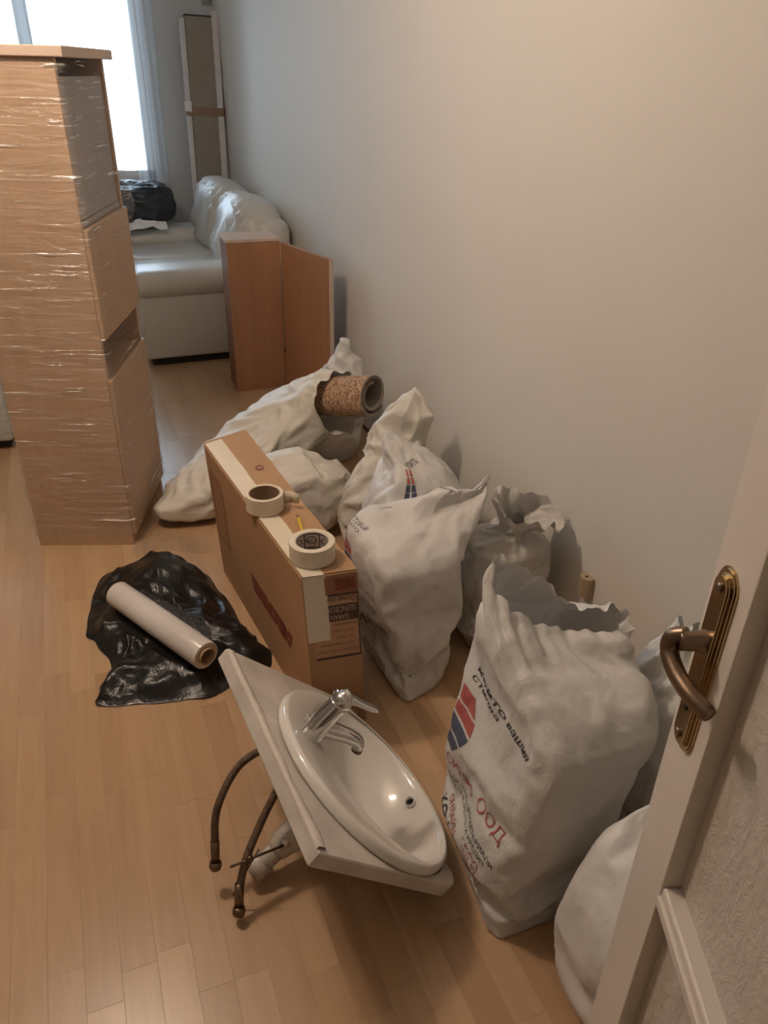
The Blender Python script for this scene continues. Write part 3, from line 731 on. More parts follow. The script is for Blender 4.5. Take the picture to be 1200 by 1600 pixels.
for k in range(NA):
    k2 = (k + 1) % NA
    if not (ext[k] and ext[k2]): continue                       # the basin overhangs the open front
    for j in range(6): fs.append((k * 6 + j, k * 6 + (j + 1) % 6, k2 * 6 + (j + 1) % 6, k2 * 6 + j))
pydata('slab', vs, fs, M['marble'], ws)
# uneven strip of old sealant along the back edge
vs, fs = [], []
for i in range(61):
    s = .01 + (SWd - .02) * i / 60; wd = .020 + .010 * noise.noise(Vector((s * 9, 0, 0))) + .006 * noise.noise(Vector((s * 33, 2, 0))); h = .006
    for q, z in ((-.001, -.002), (-.001, h), (wd * .8, h * .9), (wd, -.001)): vs.append(sm @ Vector((s, q, z)))
for i in range(60):
    for j in range(3): fs.append((i * 4 + j, i * 4 + j + 1, i * 4 + j + 5, i * 4 + j + 4))
pydata('sealant_strip', vs, fs, noisy('old_sealant', (.66, .60, .53), (.56, .50, .44), 25, .5, .2), ws, True)
# basin: rolled rim, tap ledge at the back, bowl, outside shell
NB = 96; prof = [(.955, .0005), (.995, .002), (1.003, .008), (1.0, .016), (.985, .0235), (.962, .0265), (.940, .0255)]
ring_r = []
def bowl_pt(a, r_, z):
    return sm @ Vector((C_S + A_S * r_ * math.cos(a), C_Q + A_Q * r_ * math.sin(a), z))
vs, fs = [], []; rows = 0
for r_, z in prof:
    for k in range(NB): vs.append(bowl_pt(2 * math.pi * k / NB, r_, z))
    rows += 1
cs2, cq2 = C_S, C_Q + .042                      # inner bowl is set forward, leaving the ledge for the tap
for r_, z in ((1.035, .0232), (1.0, .0195), (.97, .009), (.93, -.012), (.87, -.038), (.78, -.064), (.65, -.088), (.48, -.105), (.28, -.114), (.09, -.117)):
    for k in range(NB):
        a = 2 * math.pi * k / NB; vs.append(sm @ Vector((C_S + BS_ * r_ * math.cos(a), BQ + BQS * r_ * math.sin(a), z)))
    rows += 1
for i in range(rows - 1):
    for k in range(NB): fs.append((i * NB + k, i * NB + (k + 1) % NB, (i + 1) * NB + (k + 1) % NB, (i + 1) * NB + k))
pydata('basin', vs, fs, M['ceramic'], ws, True)
vs, fs = [], []; sh_ = [(1.0, -.002), (.97, -.010), (.93, -.026), (.87, -.050), (.78, -.076), (.65, -.100), (.48, -.117), (.28, -.127), (.10, -.130)]
for r_, z in sh_:
    for k in range(NB):
        a = 2 * math.pi * k / NB; vs.append(sm @ Vector((C_S + (BS_ * r_ + .010) * math.cos(a), BQ + (BQS * r_ + .010) * math.sin(a), z - .002)))
for i in range(len(sh_) - 1):
    for k in range(NB): fs.append((i * NB + k, i * NB + (k + 1) % NB, (i + 1) * NB + (k + 1) % NB, (i + 1) * NB + k))
fs.append(tuple((len(sh_) - 1) * NB + k for k in range(NB)))
pydata('bowl_underside', vs, fs, M['pvc'], ws, True)
dm_ = lambda p, z: sm @ axis_mtx(p, z)
# drain and overflow
lathe('drain', [(.0, .003), (.012, .0035), (.020, .003), (.024, 0)], M['chrome'], ws, 24, dm_((cs2, cq2, -.117), (0, 0, 1)))
ov = dm_((.255, BQ + BQS * .93 - .0050, -.0105), (0, -.90, .43)); lathe('overflow_ring', [(.0065, .001), (.0085, .004), (.0115, .003), (.0125, -.002)], M['chrome'], ws, 24, ov)
lathe('overflow_hole', [(.0, .0018), (.0068, .0018)], M['black'], ws, 20, ov)
# tap
tp = empty('tap', (0, 0, 0)); tp.parent = ws
TS, TQ = .316, .118
tl = lambda s, q, z: sm @ Vector((TS + s, TQ + q, z))
tube('tap_body', [tl(0, 0, .014), tl(0, 0, .05), tl(0, .003, .085), tl(0, .006, .118)], [.026, .0255, .024, .0225], M['chrome'], tp, 28, 4)
tube('tap_base_ring', [tl(0, 0, .0135), tl(0, 0, .0195)], .0285, M['chrome'], tp, 28, 1)
tube('spout', [tl(0, .004, .048), tl(-.004, .040, .054), tl(-.010, .082, .060), tl(-.014, .112, .058), tl(-.016, .126, .046)], [.0225, .021, .0185, .0170, .0150, .0135], M['chrome'], tp, 20, 6)
tube('aerator', [tl(-.016, .126, .048), tl(-.0165, .129, .036)], .0125, M['old_brass'], tp, 18, 1)
tube('lever_cap', [tl(0, .006, .118), tl(0, .007, .128), tl(0, .010, .140), tl(0, .014, .146)], [.0235, .0235, .020, .012], M['chrome'], tp, 26, 4)
# lever: a flat loop handle
vs, fs = [], []; pth = catmull([tl(0, -.012, .130), tl(-.002, .020, .139), tl(-.008, .060, .142), tl(-.014, .096, .147)], 8); L = len(pth)
side = (sm.to_3x3() @ Vector((1, 0, 0))).normalized(); upv = (sm.to_3x3() @ Vector((0, -.25, 1))).normalized()
for i, p in enumerate(pth):
    t = i / (L - 1); hw = .0215 * (1 - .40 * t) * (1 if t < .9 else math.sqrt(max(.05, 1 - ((t - .9) / .1) ** 2))); th = .012 * (1 - .70 * t)
    for k in range(12): a = 2 * math.pi * k / 12; vs.append(p + side * hw * math.cos(a) + upv * th * math.sin(a))
for i in range(L - 1):
    for k in range(12): fs.append((i * 12 + k, i * 12 + (k + 1) % 12, (i + 1) * 12 + (k + 1) % 12, (i + 1) * 12 + k))
fs += [tuple(range(12)), tuple((L - 1) * 12 + k for k in range(12))]
pydata('lever', vs, fs, M['chrome'], tp, True)
tube('popup_knob', [tl(.006, -.030, .010), tl(.006, -.034, .050), tl(.006, -.034, .062)], [.0025, .0025, .006], M['chrome'], tp, 12, 3)
# hoses, trap and rod below
wl = lambda x, y, z: Vector((x, y, z)) - Vector(ws.location)
def hose(pts):
    h = tube('hose', [wl(*p) for p in pts], .0085, M['hose'], ws, 14, 9)
    a, b = Vector(wl(*pts[-2])), Vector(wl(*pts[-1])); d = (b - a).normalized()
    tube('ferrule', [b - d * .055, b - d * .004], .0098, M['old_brass'], h, 14, 1)
    tube('nut', [b - d * .006, b + d * .004, b + d * .012], [.0125, .0145, .0120], M['old_brass'], h, 8, 1)
hose([(.262, 1.175, .285), (.215, 1.190, .280), (.150, 1.185, .250), (.095, 1.150, .185), (.078, 1.118, .112), (.073, 1.106, .070)])
hose([(.262, 1.150, .255), (.232, 1.135, .225), (.185, 1.105, .175), (.135, 1.065, .115), (.108, 1.030, .065), (.101, 1.012, .030)])
tube('tailpiece', [wl(.305, 1.115, .100), wl(.262, 1.108, .092)], [.046, .041], M['pvc'], ws, 24, 1)
tube('gasket', [wl(.266, 1.109, .0925), wl(.258, 1.107, .0905)], .0445, M['rubber'], ws, 24, 1)
tube('trap_cup', [wl(.259, 1.107, .091), wl(.232, 1.102, .083), wl(.205, 1.098, .066)], [.037, .033, .026], M['pvc'], ws, 24, 4)
tube('trap_pipe', [wl(.214, 1.099, .070), wl(.163, 1.090, .040)], .0215, M['pvc'], ws, 22, 1)
tube('trap_nut', [wl(.176, 1.0925, .048), wl(.148, 1.0875, .030)], [.0275, .0265], M['pvc'], ws, 12, 1)
tube('clevis', [wl(.216, 1.072, .105), wl(.224, 1.088, .098)], [.010, .013], M['pvc'], ws, 10, 1)
rd = tube('popup_rod', [wl(.216, 1.072, .107), wl(.098, 1.052, .118)], .0028, M['old_brass'], ws, 8, 1)
tube('popup_rod', [wl(.160, 1.060, .135), wl(.096, 1.045, .035)], .0018, M['old_brass'], ws, 8, 1)
tube('rod_clamp', [wl(.139, 1.058, .108), wl(.141, 1.060, .122)], .006, M['old_brass'], ws, 8, 1)

# ================================================================== black bin liner with a roll of film on it
PO = [(-.124, 2.279), (-.09, 2.40), (0, 2.46), (.10, 2.49), (.18, 2.43), (.255, 2.297), (.30, 2.12), (.315, 1.98), (.345, 1.90), (.366, 1.80), (.335, 1.745), (.25, 1.73), (.16, 1.69), (.02, 1.72), (-.135, 1.76), (-.125, 1.83), (-.09, 1.93), (-.125, 2.03), (-.15, 2.13)]
per = [p.xy for p in catmull([(x, y, 0) for x, y in PO], 9, True)]; L = len(per); cx, cy = .09, 2.06
vs, fs = [], []; NR = 46
for j in range(NR + 1):
    t = j / NR
    for i, p in enumerate(per):
        x, y = cx + (p[0] - cx) * t, cy + (p[1] - cy) * t; q = Vector((x, y, 0))
        hgt = .105 * (1 - t ** 2.6) * (.75 + .5 * noise.noise(q * 5 + Vector((3, 1, 0))))
        back = .05 * math.exp(-((x - .12) / .16) ** 2 - ((y - 2.33) / .14) ** 2) * (1 - t ** 4)
        r1 = ridge(Vector((x * 7 + y * 5, y * 7 - x * 3, 1))) - .4; r2 = ridge(Vector((x * 17 + 1.5 * noise.noise(q * 6), y * 17, 4))) - .4
        hgt += back + (.024 * r1 + .011 * r2) * min(1, (1 - t) * 7)
        d = abs((x - .065) * .80 + (y - 1.95) * .50)              # the roll presses a bed into it
        hgt = min(hgt, .052 + max(0, d - .05) * 1.4) if d < .12 and 1.72 < y < 2.2 else hgt
        w_ = .012 * noise.noise(Vector((i * .21, 0, 7))) * t
        vs.append((x + w_, y + w_, max(.003 + .012 * max(0, noise.noise(Vector((x * 16, y * 16, 2)))), hgt)))
for j in range(NR):
    for i in range(L): fs.append((j * L + i, j * L + (i + 1) % L, (j + 1) * L + (i + 1) % L, (j + 1) * L + i))
bl = tag(pydata('black_bin_liner', vs, fs, M['black_bag'], None, True), 'crumpled black bin liner lying flat on the floor beside the carton', 'bag')
fr_ = empty('film_roll', (.065, 1.955, .098), label='roll of clear stretch film lying on the black bin liner', cat='film roll')
ax = Vector((.205, -.385, .0)).normalized(); rm = axis_mtx(-ax * .225, ax); r_ = .042
lathe('film_winding', [(.027, .004), (r_ - .001, .002), (r_, .004), (r_ + .001, .22), (r_, .446), (r_ - .001, .448), (.027, .446)], noisy('milky_film_winding', (.76, .73, .70), (.66, .63, .60), 4, .2, .06, 30), fr_, 40, rm, True)
lathe('cardboard_core', [(.0225, -.004), (.0265, -.004), (.0265, .456), (.0225, .456)], M['pale_print'], fr_, 32, rm, True)
vs, fs = [], []                                                    # torn end of the film beside the roll
sd = Vector((-ax.y, ax.x, 0)); sd = sd if sd.x > 0 else -sd
for j in range(10):
    for i in range(44):
        u, v = i / 43, j / 9; p = ax * (-.17 + .37 * u) + sd * (.030 + (.035 + .035 * u) * v + .012 * noise.noise(Vector((u * 11, v * 3, 0)))); h = .018 * (1 - v) - .005 + .014 * ridge(Vector((u * 17, v * 6, 1)))
        vs.append(p + Vector((0, 0, h)))
for j in range(9):
    for i in range(43): q = j * 44 + i; fs.append((q, q + 1, q + 45, q + 44))
pydata('loose_film', vs, fs, M['film_floor'], fr_, True)

# ================================================================== beige box on the right wall
pb = empty('wall_socket_box', (WX, 1.49, .268), label='small tan box with a hole in its top, fixed low on the right wall', cat='socket box')
bm = bmesh.new(); hexv = [(0, -.022), (-.020, -.022), (-.030, -.008), (-.030, .010), (-.018, .022), (0, .022)]
lo = [bm.verts.new((x, y, -.036)) for x, y in hexv]; hi = [bm.verts.new((x, y, .030)) for x, y in hexv]
bm.faces.new(lo); bm.faces.new(hi)
for i in range(6): bm.faces.new((lo[i], lo[(i + 1) % 6], hi[(i + 1) % 6], hi[i]))
bevel(bm, .0015); from_bm('housing', bm, M['plug'], pb)
tube('hole', [Vector((-.015, 0, .0298)), Vector((-.015, 0, .0306))], .0045, M['black'], pb, 12, 1)

# ================================================================== bags
def Z(pts, z): return [(x, y, z) for x, y in pts]
SIM = []
gb = Grid(); gb.o = bl; SIM.append((gb, (1.5, .07, .06)))
def bag(name, label, rings, m='bag', sim=(8, .07, .04), **kw):
    g = loft(name, rings, M[m], **kw); tag(g.o, label, 'bag'); SIM.append((g, sim)); return g
def crumple():                                   # let every bag's skin grow a little as cloth, so that it buckles into real folds
    for g, (bend, grow, pin) in SIM:
        o = g.o; vg = o.vertex_groups.new(name='pin')
        for i, v in enumerate(o.data.vertices): vg.add([i], max(pin, min(1, 1 - (v.co.z - .004) / .05)), 'REPLACE')
        m = o.modifiers.new('cloth', 'CLOTH'); c = m.settings; c.quality = 4; c.mass = .15; c.air_damping = 5
        c.tension_stiffness = c.compression_stiffness = 40; c.shear_stiffness = 20; c.bending_stiffness = bend
        c.vertex_group_mass = 'pin'; c.pin_stiffness = 1; c.shrink_min = -grow; c.effector_weights.gravity = .2
        m.collision_settings.use_collision = False; m.collision_settings.use_self_collision = False; m.point_cache.frame_start = 1; m.point_cache.frame_end = 20
    for f in range(1, 17): sc.frame_set(f)
    dg = bpy.context.evaluated_depsgraph_get(); got = [[v.co.copy() for v in g.o.evaluated_get(dg).data.vertices] for g, _ in SIM]
    for (g, _), co in zip(SIM, got):
        o = g.o; o.modifiers.clear(); o.vertex_groups.clear()
        for v, c in zip(o.data.vertices, co): c.z = max(c.z, .002); c.x = min(c.x, 1.243); v.co = c
        if hasattr(g, 'H'):
            for i in range(g.nv + 1):
                for q in range(g.nu): g.H[i][q] = co[i * g.nu + q]
    sc.frame_set(1)
def bag_text(g, body, u0, v0, du, dv, m, width=None, shear=0, bold=0, size=1.0):
    # du: share of the girth per unit of text, dv: share of the height per unit
    return place_text('lettering', body, lambda x, y: gpos(g, u0 + x * du, v0 + y * dv), m, g.o, size, shear, bold, width)
def bag_shape(g, pts, m, n=6):
    # a printed patch given as a convex outline in (u, v), fanned finely
    c = (sum(p[0] for p in pts) / len(pts), sum(p[1] for p in pts) / len(pts)); out = []
    for a, b in zip(pts, pts[1:] + pts[:1]):
        for k in range(n): out.append((a[0] + (b[0] - a[0]) * k / n, a[1] + (b[1] - a[1]) * k / n))
    vs = []; fs = []; L = len(out); R_ = 6
    for j in range(R_ + 1):
        for p in out: t = j / R_; vs.append(gpos(g, c[0] + (p[0] - c[0]) * t, c[1] + (p[1] - c[1]) * t))
    for j in range(R_):
        for i in range(L): fs.append((j * L + i, j * L + (i + 1) % L, (j + 1) * L + (i + 1) % L, (j + 1) * L + i))
    return pydata('printed_emblem', vs, fs, m, g.o)

# big printed bag in front of the wall, torn open at the top
gI = bag('printed_bag', 'largest white printed plastic bag with torn open top, right of the washbasin', [
    Z([(.572, .776), (.775, .776), (.85, 1.08), (.620, 1.10)], .003),
    Z([(.574, .782), (.80, .785), (.87, 1.10), (.618, 1.12)], .05),
    Z([(.590, .785), (.845, .79), (.90, 1.13), (.626, 1.14)], .20),
    Z([(.620, .79), (.885, .80), (.93, 1.15), (.650, 1.16)], .36),
    [(.648, .805, .455), (.905, .80, .45), (.945, 1.16, .47), (.672, 1.165, .485)],
    [(.672, .90, .530), (.905, .855, .515), (.950, 1.12, .53), (.670, 1.155, .570)],
    [(.682, .995, .585), (.918, .925, .545), (.957, 1.07, .553), (.672, 1.150, .640)],
    [(.695, 1.055, .630), (.928, .965, .560), (.960, 1.03, .575), (.676, 1.145, .712)]],
    nu=120, nv=84, rnd=.10, amp=.009, fold=.007, fq=(13, 13, 5), fine=.0018, seed=1, ruffle=.006, rk=15, cap_top=False, sim=(16, .05, .05))
# front printed bag of the middle pair
gG = bag('printed_bag', 'white bag with pointed twisted top, upright beside the cardboard carton', [
    Z([(.668, 1.470), (.800, 1.515), (.85, 1.74), (.650, 1.73)], .003),
    Z([(.655, 1.490), (.826, 1.512), (.87, 1.77), (.625, 1.76)], .06),
    Z([(.642, 1.525), (.862, 1.54), (.90, 1.80), (.605, 1.785)], .28),
    [(.632, 1.535, .39), (.885, 1.57, .40), (.91, 1.80, .42), (.598, 1.785, .425)],
    [(.655, 1.585, .445), (.925, 1.61, .46), (.935, 1.79, .485), (.622, 1.785, .468)],
    [(.775, 1.665, .500), (.965, 1.650, .525), (.972, 1.71, .535), (.735, 1.755, .502)],
    [(.850, 1.695, .565), (.995, 1.668, .562), (1.0, 1.685, .570), (.842, 1.72, .570)]],
    nu=112, nv=76, rnd=.12, amp=.011, fold=.007, fq=(11, 11, 7), fine=.0015, seed=2, sim=(10, .055, .05))
bag('white_bag', 'greyish white bag with ruffled top between the two large printed bags and wall', [
    Z([(0.955, 1.585), (1.130, 1.55), (1.180, 1.80), (0.955, 1.82)], .003),
    Z([(0.930, 1.58), (1.160, 1.55), (1.205, 1.83), (0.935, 1.84)], .08),
    Z([(0.925, 1.59), (1.180, 1.56), (1.215, 1.83), (0.925, 1.84)], .25),
    Z([(0.955, 1.60), (1.170, 1.58), (1.210, 1.80), (0.965, 1.81)], .35),
    Z([(1.025, 1.62), (1.120, 1.60), (1.150, 1.72), (1.045, 1.74)], .42),
    Z([(1.025, 1.60), (1.150, 1.575), (1.185, 1.70), (1.045, 1.74)], .455),
    [(1.010, 1.60, .495), (1.185, 1.56, .455), (1.215, 1.66, .49), (1.045, 1.76, .525)]],
    'bag_grey', nu=120, nv=80, amp=.012, fold=.010, seed=3, ruffle=.009, rk=8, sim=(8, .05, .05), cap_top=False)
gF = bag('printed_bag', 'white printed bag with red and navy emblem behind the pointed bag', [
    Z([(.80, 1.87), (1.02, 1.86), (1.06, 2.15), (.80, 2.14)], .003),
    Z([(.77, 1.86), (1.06, 1.85), (1.10, 2.18), (.77, 2.16)], .10),
    Z([(.755, 1.86), (1.07, 1.86), (1.11, 2.20), (.765, 2.17)], .28),
    [(.775, 1.88, .38), (1.05, 1.90, .37), (1.09, 2.18, .38), (.79, 2.16, .40)],
    [(.83, 1.95, .47), (1.00, 1.97, .45), (1.02, 2.14, .46), (.83, 2.14, .49)],
    [(.845, 2.04, .525), (.93, 2.05, .51), (.94, 2.13, .52), (.84, 2.13, .54)],
    [(.85, 2.09, .555), (.88, 2.09, .55), (.88, 2.12, .555), (.85, 2.12, .56)]],
    nu=130, nv=80, rnd=.2, amp=.014, fold=.009, fq=(10, 10, 6), seed=4, sim=(8, .045, .05))
bag('woven_sack', 'tall cream sack with pleats drawn up to a peak near the wall', [
    Z([(.76, 2.24), (1.04, 2.20), (1.10, 2.42), (.84, 2.44)], .003),
    Z([(.755, 2.24), (1.06, 2.19), (1.12, 2.44), (.83, 2.46)], .10),
    [(.775, 2.25, .22), (1.07, 2.19, .22), (1.13, 2.45, .25), (.86, 2.47, .26)],
    [(.83, 2.29, .34), (1.07, 2.23, .34), (1.13, 2.45, .37), (.92, 2.48, .38)],
    [(.93, 2.36, .45), (1.08, 2.29, .43), (1.13, 2.42, .47), (.98, 2.47, .49)],
    [(.99, 2.34, .525), (1.09, 2.29, .48), (1.12, 2.36, .51), (1.02, 2.41, .555)],
    [(1.045, 2.35, .585), (1.085, 2.31, .53), (1.10, 2.335, .55), (1.06, 2.37, .595)]],
    'bag_warm', nu=130, nv=80, rnd=.2, amp=.012, fold=.016, fq=(13, 13, 3), fine=.001, seed=5, sim=(8, .05, .05))
def lying(pts, ws, hs):                          # rings across a lying sack: centre line, half widths, half heights
    out = []
    P = [Vector(p) for p in pts]
    for i, p in enumerate(P):
        t = (P[min(i + 1, len(P) - 1)] - P[max(i - 1, 0)]).normalized(); s = Vector((-t.y, t.x, 0)).normalized(); u = t.cross(s); u = u if u.z > 0 else -u
        a, b = ws[i], hs[i]; out.append([p + s * a - u * b * .7, p + s * a + u * b * .6, p + u * b, p - s * a + u * b * .6, p - s * a - u * b * .7, p - u * b])
    return out
bag('woven_sack', 'cream sack lying behind the middle of the carton, its flat end facing left', lying(
    [(.50, 2.535, .15), (.515, 2.535, .155), (.60, 2.535, .165), (.70, 2.53, .175), (.78, 2.525, .20), (.83, 2.52, .25)], [.11, .135, .14, .13, .10, .04], [.12, .15, .165, .17, .14, .05]),
    'bag_warm', nu=110, nv=70, rnd=.14, amp=.014, fold=.011, fq=(5, 10, 10), fine=.001, seed=6, sim=(8, .045, .05))
bag('rug_sack', 'long white sack lying behind the carton with the rolled rug inside', lying(
    [(.155, 2.70, .11), (.19, 2.715, .11), (.29, 2.76, .12), (.44, 2.83, .17), (.62, 2.90, .25), (.76, 2.90, .335), (.86, 2.85, .395), (.90, 2.79, .415)], [.025, .06, .125, .15, .16, .15, .130, .125], [.02, .045, .085, .115, .125, .125, .125, .130]),
    'bag_warm', nu=120, nv=90, rnd=.16, amp=.012, fold=.015, fq=(6, 9, 9), fine=.001, seed=7, sim=(8, .045, .05), ruffle=.008, rk=5, cap_top=False)
bag('white_bag', 'thin white bag behind the rug, its knotted tip against the wall', [
    Z([(.72, 3.050), (1.05, 2.990), (1.15, 3.290), (.80, 3.350)], .003),
    Z([(.70, 3.040), (1.08, 2.970), (1.18, 3.310), (.78, 3.370)], .12),
    Z([(.78, 3.050), (1.09, 2.990), (1.18, 3.270), (.84, 3.310)], .25),
    [(.90, 3.060, .37), (1.08, 3.010, .34), (1.16, 3.220, .36), (.94, 3.230, .38)],
    [(.98, 3.070, .46), (1.08, 3.040, .43), (1.13, 3.150, .44), (1.0, 3.170, .46)],
    [(1.02, 3.090, .52), (1.06, 3.080, .50), (1.08, 3.120, .505), (1.03, 3.130, .525)],
    [(1.03, 3.090, .545), (1.05, 3.085, .54), (1.055, 3.105, .542), (1.035, 3.110, .55)]],
    'bag', nu=110, nv=70, rnd=.2, amp=.015, fold=.012, fq=(9, 9, 5), seed=8)
bag('white_bag', 'white bag against the right wall, seen behind the door handle', [
    Z([(.98, .80), (1.15, .78), (1.19, 1.02), (1.0, 1.04)], .003),
    Z([(.955, .78), (1.18, .75), (1.215, 1.04), (.97, 1.06)], .10),
    Z([(.955, .79), (1.19, .76), (1.22, 1.04), (.97, 1.05)], .30),
    Z([(.985, .82), (1.17, .80), (1.21, 1.01), (1.0, 1.03)], .42),
    [(1.03, .86, .50), (1.14, .85, .50), (1.18, .97, .51), (1.04, .99, .52)],
    [(1.04, .87, .535), (1.15, .85, .53), (1.18, .95, .54), (1.04, .98, .565)]],
    'bag', nu=110, nv=70, amp=.012, fold=.013, fq=(14, 14, 3), seed=9, ruffle=.012, cap_top=False)
bag('white_bag', 'smooth white bag nearest the camera, standing behind the door edge', [
    Z([(.665, .50), (.86, .44), (.96, .66), (.70, .72)], .003),
    Z([(.640, .49), (.88, .42), (.98, .68), (.665, .735)], .05),
    Z([(.630, .50), (.89, .42), (.985, .69), (.655, .735)], .18),
    [(.640, .52, .28), (.87, .44, .29), (.96, .68, .30), (.665, .725, .29)],
    [(.680, .55, .36), (.86, .48, .38), (.93, .67, .39), (.70, .715, .37)],
    [(.745, .60, .415), (.87, .53, .455), (.92, .66, .475), (.765, .70, .44)],
    [(.795, .64, .455), (.87, .58, .53), (.90, .66, .555), (.815, .70, .50)],
    [(.83, .66, .49), (.87, .61, .57), (.885, .66, .59), (.845, .695, .535)]],
    'bag_bright', nu=110, nv=74, rnd=.2, amp=.016, fold=.006, fq=(7, 7, 6), fine=.0008, seed=10, sim=(22, .045, .05))
# rolled rug
rg = empty('rolled_rug', (.975, 2.70, .445), label='rolled patterned rug sticking out of the white sack', cat='rug')
ax = Vector((.48, -.82, .24)).normalized(); rx = axis_mtx((0, 0, 0), ax, (0, 1, 0))
vs, fs = [], []; n = 90; th = .013; T = 3.3 * math.pi
for side in (0, 1):
    for j, z in enumerate((-.22, -.05, .065)):
        for i in range(n + 1):
            a = T * i / n; r_ = .058 + .040 * i / n - th * side
            vs.append(rx @ Vector((r_ * math.cos(a + .9) * 1.02, r_ * math.sin(a + .9) * .84, z + .012 * (i / n) * math.sin(a))))
N1 = n + 1
outer, back, ends = [], [], []
for j in range(2):
    for i in range(n):
        outer.append((j * N1 + i, j * N1 + i + 1, (j + 1) * N1 + i + 1, (j + 1) * N1 + i)); q = 3 * N1
        back.append((q + j * N1 + i, q + (j + 1) * N1 + i, q + (j + 1) * N1 + i + 1, q + j * N1 + i + 1))
for i in range(n):
    for j in (0, 2): ends.append((j * N1 + i, j * N1 + i + 1, 3 * N1 + j * N1 + i + 1, 3 * N1 + j * N1 + i))
for i in (0, n):
    for j in range(2): ends.append((j * N1 + i, (j + 1) * N1 + i, 3 * N1 + (j + 1) * N1 + i, 3 * N1 + j * N1 + i))
pydata('pile_side', vs, outer, M['rug'], rg, True); pydata('backing', vs, back + ends, M['rug_back'], rg, True)

crumple()
# prints on the bags. On each bag u runs round from the near left corner; the left face is u in (u_far, 1)
def find_u(g, target, v):                        # the u whose point at height v lies nearest to a given place
    t = Vector(target); return min((i / 400 for i in range(400)), key=lambda u: (gpos(g, u, v, 0) - t).length)
def vz(g, z, u):
    return min((i / 200 for i in range(200)), key=lambda v: abs(gpos(g, u, v, 0).z - z))
def face_text(g, a, b, body, h, m, **kw):        # along the surface from near place a to near place b
    va = vz(g, a[2], find_u(g, a, .5)); ua = find_u(g, a, va); va = vz(g, a[2], ua)
    vb = vz(g, b[2], find_u(g, b, .5)); ub = find_u(g, b, vb); vb = vz(g, b[2], ub)
    if ub < ua - .5: ub += 1
    if ub > ua + .5: ub -= 1
    dist = (Vector(b) - Vector(a)).length; hh = abs(gpos(g, ua, va + .05, 0).z - gpos(g, ua, va, 0).z) / .05
    vs, fs = text_mesh(body, 1.0, kw.get('shear', 0), kw.get('bold', 0)); w0 = max(v.x for v in vs)
    def fn(x, y):
        t = x / w0; return gpos(g, ua + (ub - ua) * t, va + (vb - va) * t + y * h / .72 / hh, .0015)
    return place_text('lettering', body, fn, m, g.o, 1.0, kw.get('shear', 0), kw.get('bold', 0))
BK, RD, NV, GR = M['bag_black_print'], M['bag_red_print'], M['bag_navy_print'], M['bag_grey_print']
X1 = lambda y, z: (.648 - (1.16 - y) * .05 - .07 * (.45 - z), y, z)
face_text(gI, X1(1.12, .425), X1(.96, .425), 'които', .020, BK, shear=.3, bold=.008); face_text(gI, X1(.945, .425), X1(.85, .425), 'вашия', .017, BK, shear=.3, bold=.008)
face_text(gI, X1(1.12, .400), X1(.98, .400), 'стилва', .015, BK, shear=.3, bold=.006)
def emblem(g, a_u, du, v0, v1, cols):
    # half-round shield split in four leaning bands
    k = len(cols)
    for i, c in enumerate(cols):
        b0, b1 = v0 + (v1 - v0) * (i + .05) / k, v0 + (v1 - v0) * (i + .88) / k; w = lambda t: math.sin(math.pi * min(max(t, .08), .92)) ** .5
        t0, t1 = (b0 - v0) / (v1 - v0), (b1 - v0) / (v1 - v0)
        bag_shape(g, [(a_u, b0), (a_u + du * w(t0), b0 - .004), (a_u + du * w(t1), b1 - .004), (a_u, b1)], c)
uF = find_u(gI, X1(1.13, .33), vz(gI, .33, .9)); vI0, vI1 = vz(gI, .245, uF), vz(gI, .385, uF)
emblem(gI, uF, .075, vI0, vI1, (NV, NV, RD, RD))
face_text(gI, X1(1.13, .205), X1(1.11, .205), 'А', .022, RD); face_text(gI, X1(1.09, .205), X1(.965, .205), 'СИНЬО', .024, RD, bold=.004); face_text(gI, X1(.925, .225), X1(.835, .225), 'ООД', .028, RD)
face_text(gI, X1(1.13, .185), X1(.86, .185), '__________', .006, BK, bold=.02)
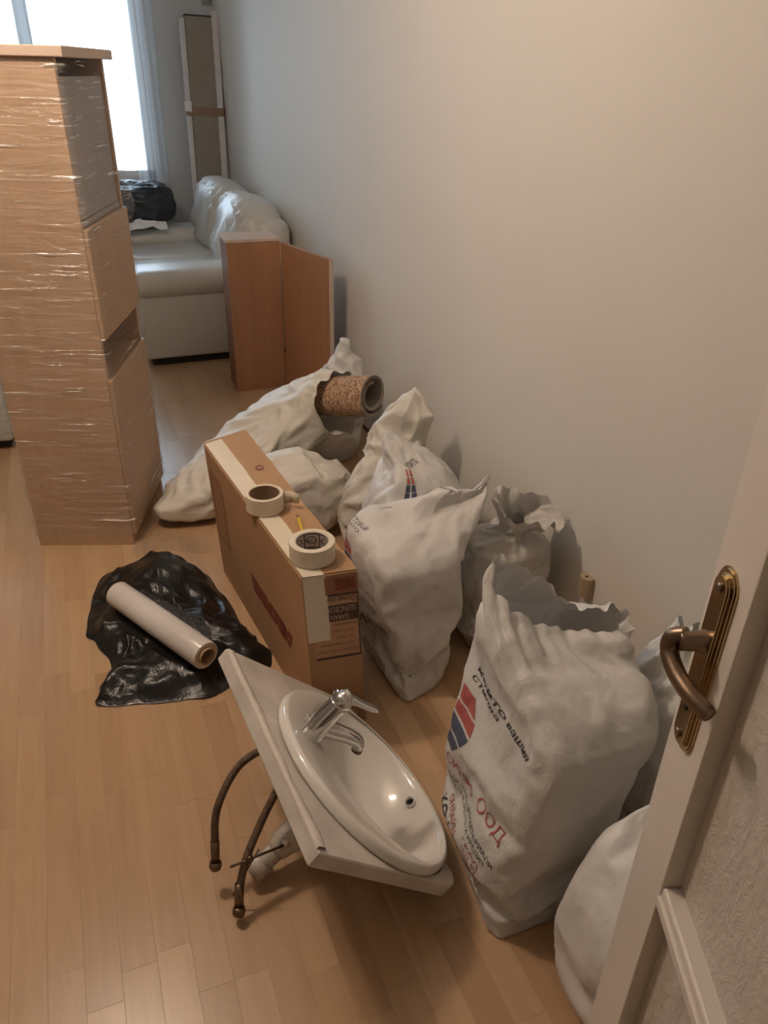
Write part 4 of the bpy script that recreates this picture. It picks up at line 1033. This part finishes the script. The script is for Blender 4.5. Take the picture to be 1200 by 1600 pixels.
face_text(gI, X1(1.13, .166), X1(.835, .172), 'ТОН, ВАР, ЕЛЕКТРОМАТЕРИАЛИ', .011, BK); face_text(gI, X1(1.13, .148), X1(.845, .152), 'СТРОИТЕЛНА, РЕЧНА И КРЕДИТ', .011, BK)
face_text(gI, X1(1.06, .105), X1(.96, .105), 'ОНЛАЙН', .015, RD, bold=.006); face_text(gI, X1(1.07, .078), X1(.925, .078), 'KOVI.BG', .022, BK, bold=.02); face_text(gI, X1(.915, .075), X1(.88, .075), 'ЯВ', .018, RD, bold=.01)
for k in range(3): face_text(gI, X1(.925, .135 - .014 * k), X1(.86, .135 - .014 * k), ('ГРАД', 'ТЕЛ. 05', 'ОФИС')[k], .009, RD)
# emblem and words on the bag behind, and on the left face of the pointed bag
u0 = find_u(gF, (.86, 1.88, .44), .75); va, vb = vz(gF, .395, u0), vz(gF, .475, u0)
for i, c in enumerate((NV, NV, RD, RD)):
    b0, b1 = va + (vb - va) * (i + .04) / 4, va + (vb - va) * (i + .92) / 4; t0, t1 = (b0 - va) / (vb - va), (b1 - va) / (vb - va)
    for s in (-1, 1): bag_shape(gF, [(u0 + s * .004, b0), (u0 + s * (.004 + .024 * (1 - .7 * t0)), b0), (u0 + s * (.004 + .024 * (1 - .7 * t1)), b1), (u0 + s * .004, b1)], c)
face_text(gF, (.875, 1.93, .475), (.925, 1.93, .475), 'които', .010, BK, shear=.2)
uG = find_u(gG, (.60, 1.765, .40), .6); emblem(gG, uG, .05, vz(gG, .325, uG), vz(gG, .43, uG), (NV, NV, RD, RD))
face_text(gG, (.655, 1.755, .452), (.648, 1.705, .446), 'които', .009, GR, shear=.3); face_text(gG, (.685, 1.755, .460), (.678, 1.695, .454), 'стилва', .009, GR, shear=.3)
for z, t, h, c in ((.29, 'СИНЬО ООД', .016, RD), (.262, 'ЕЛЕКТРОМАТЕРИАЛИ', .012, GR), (.243, 'СТРОИТЕЛНА И КРЕДИТ', .012, GR), (.20, 'ОНЛАЙН', .018, GR), (.165, 'KOVI.BG', .018, GR)):
    face_text(gG, (.615, 1.77, z), (.63, 1.58, z), t, h, c)
bpy.context.view_layer.update()
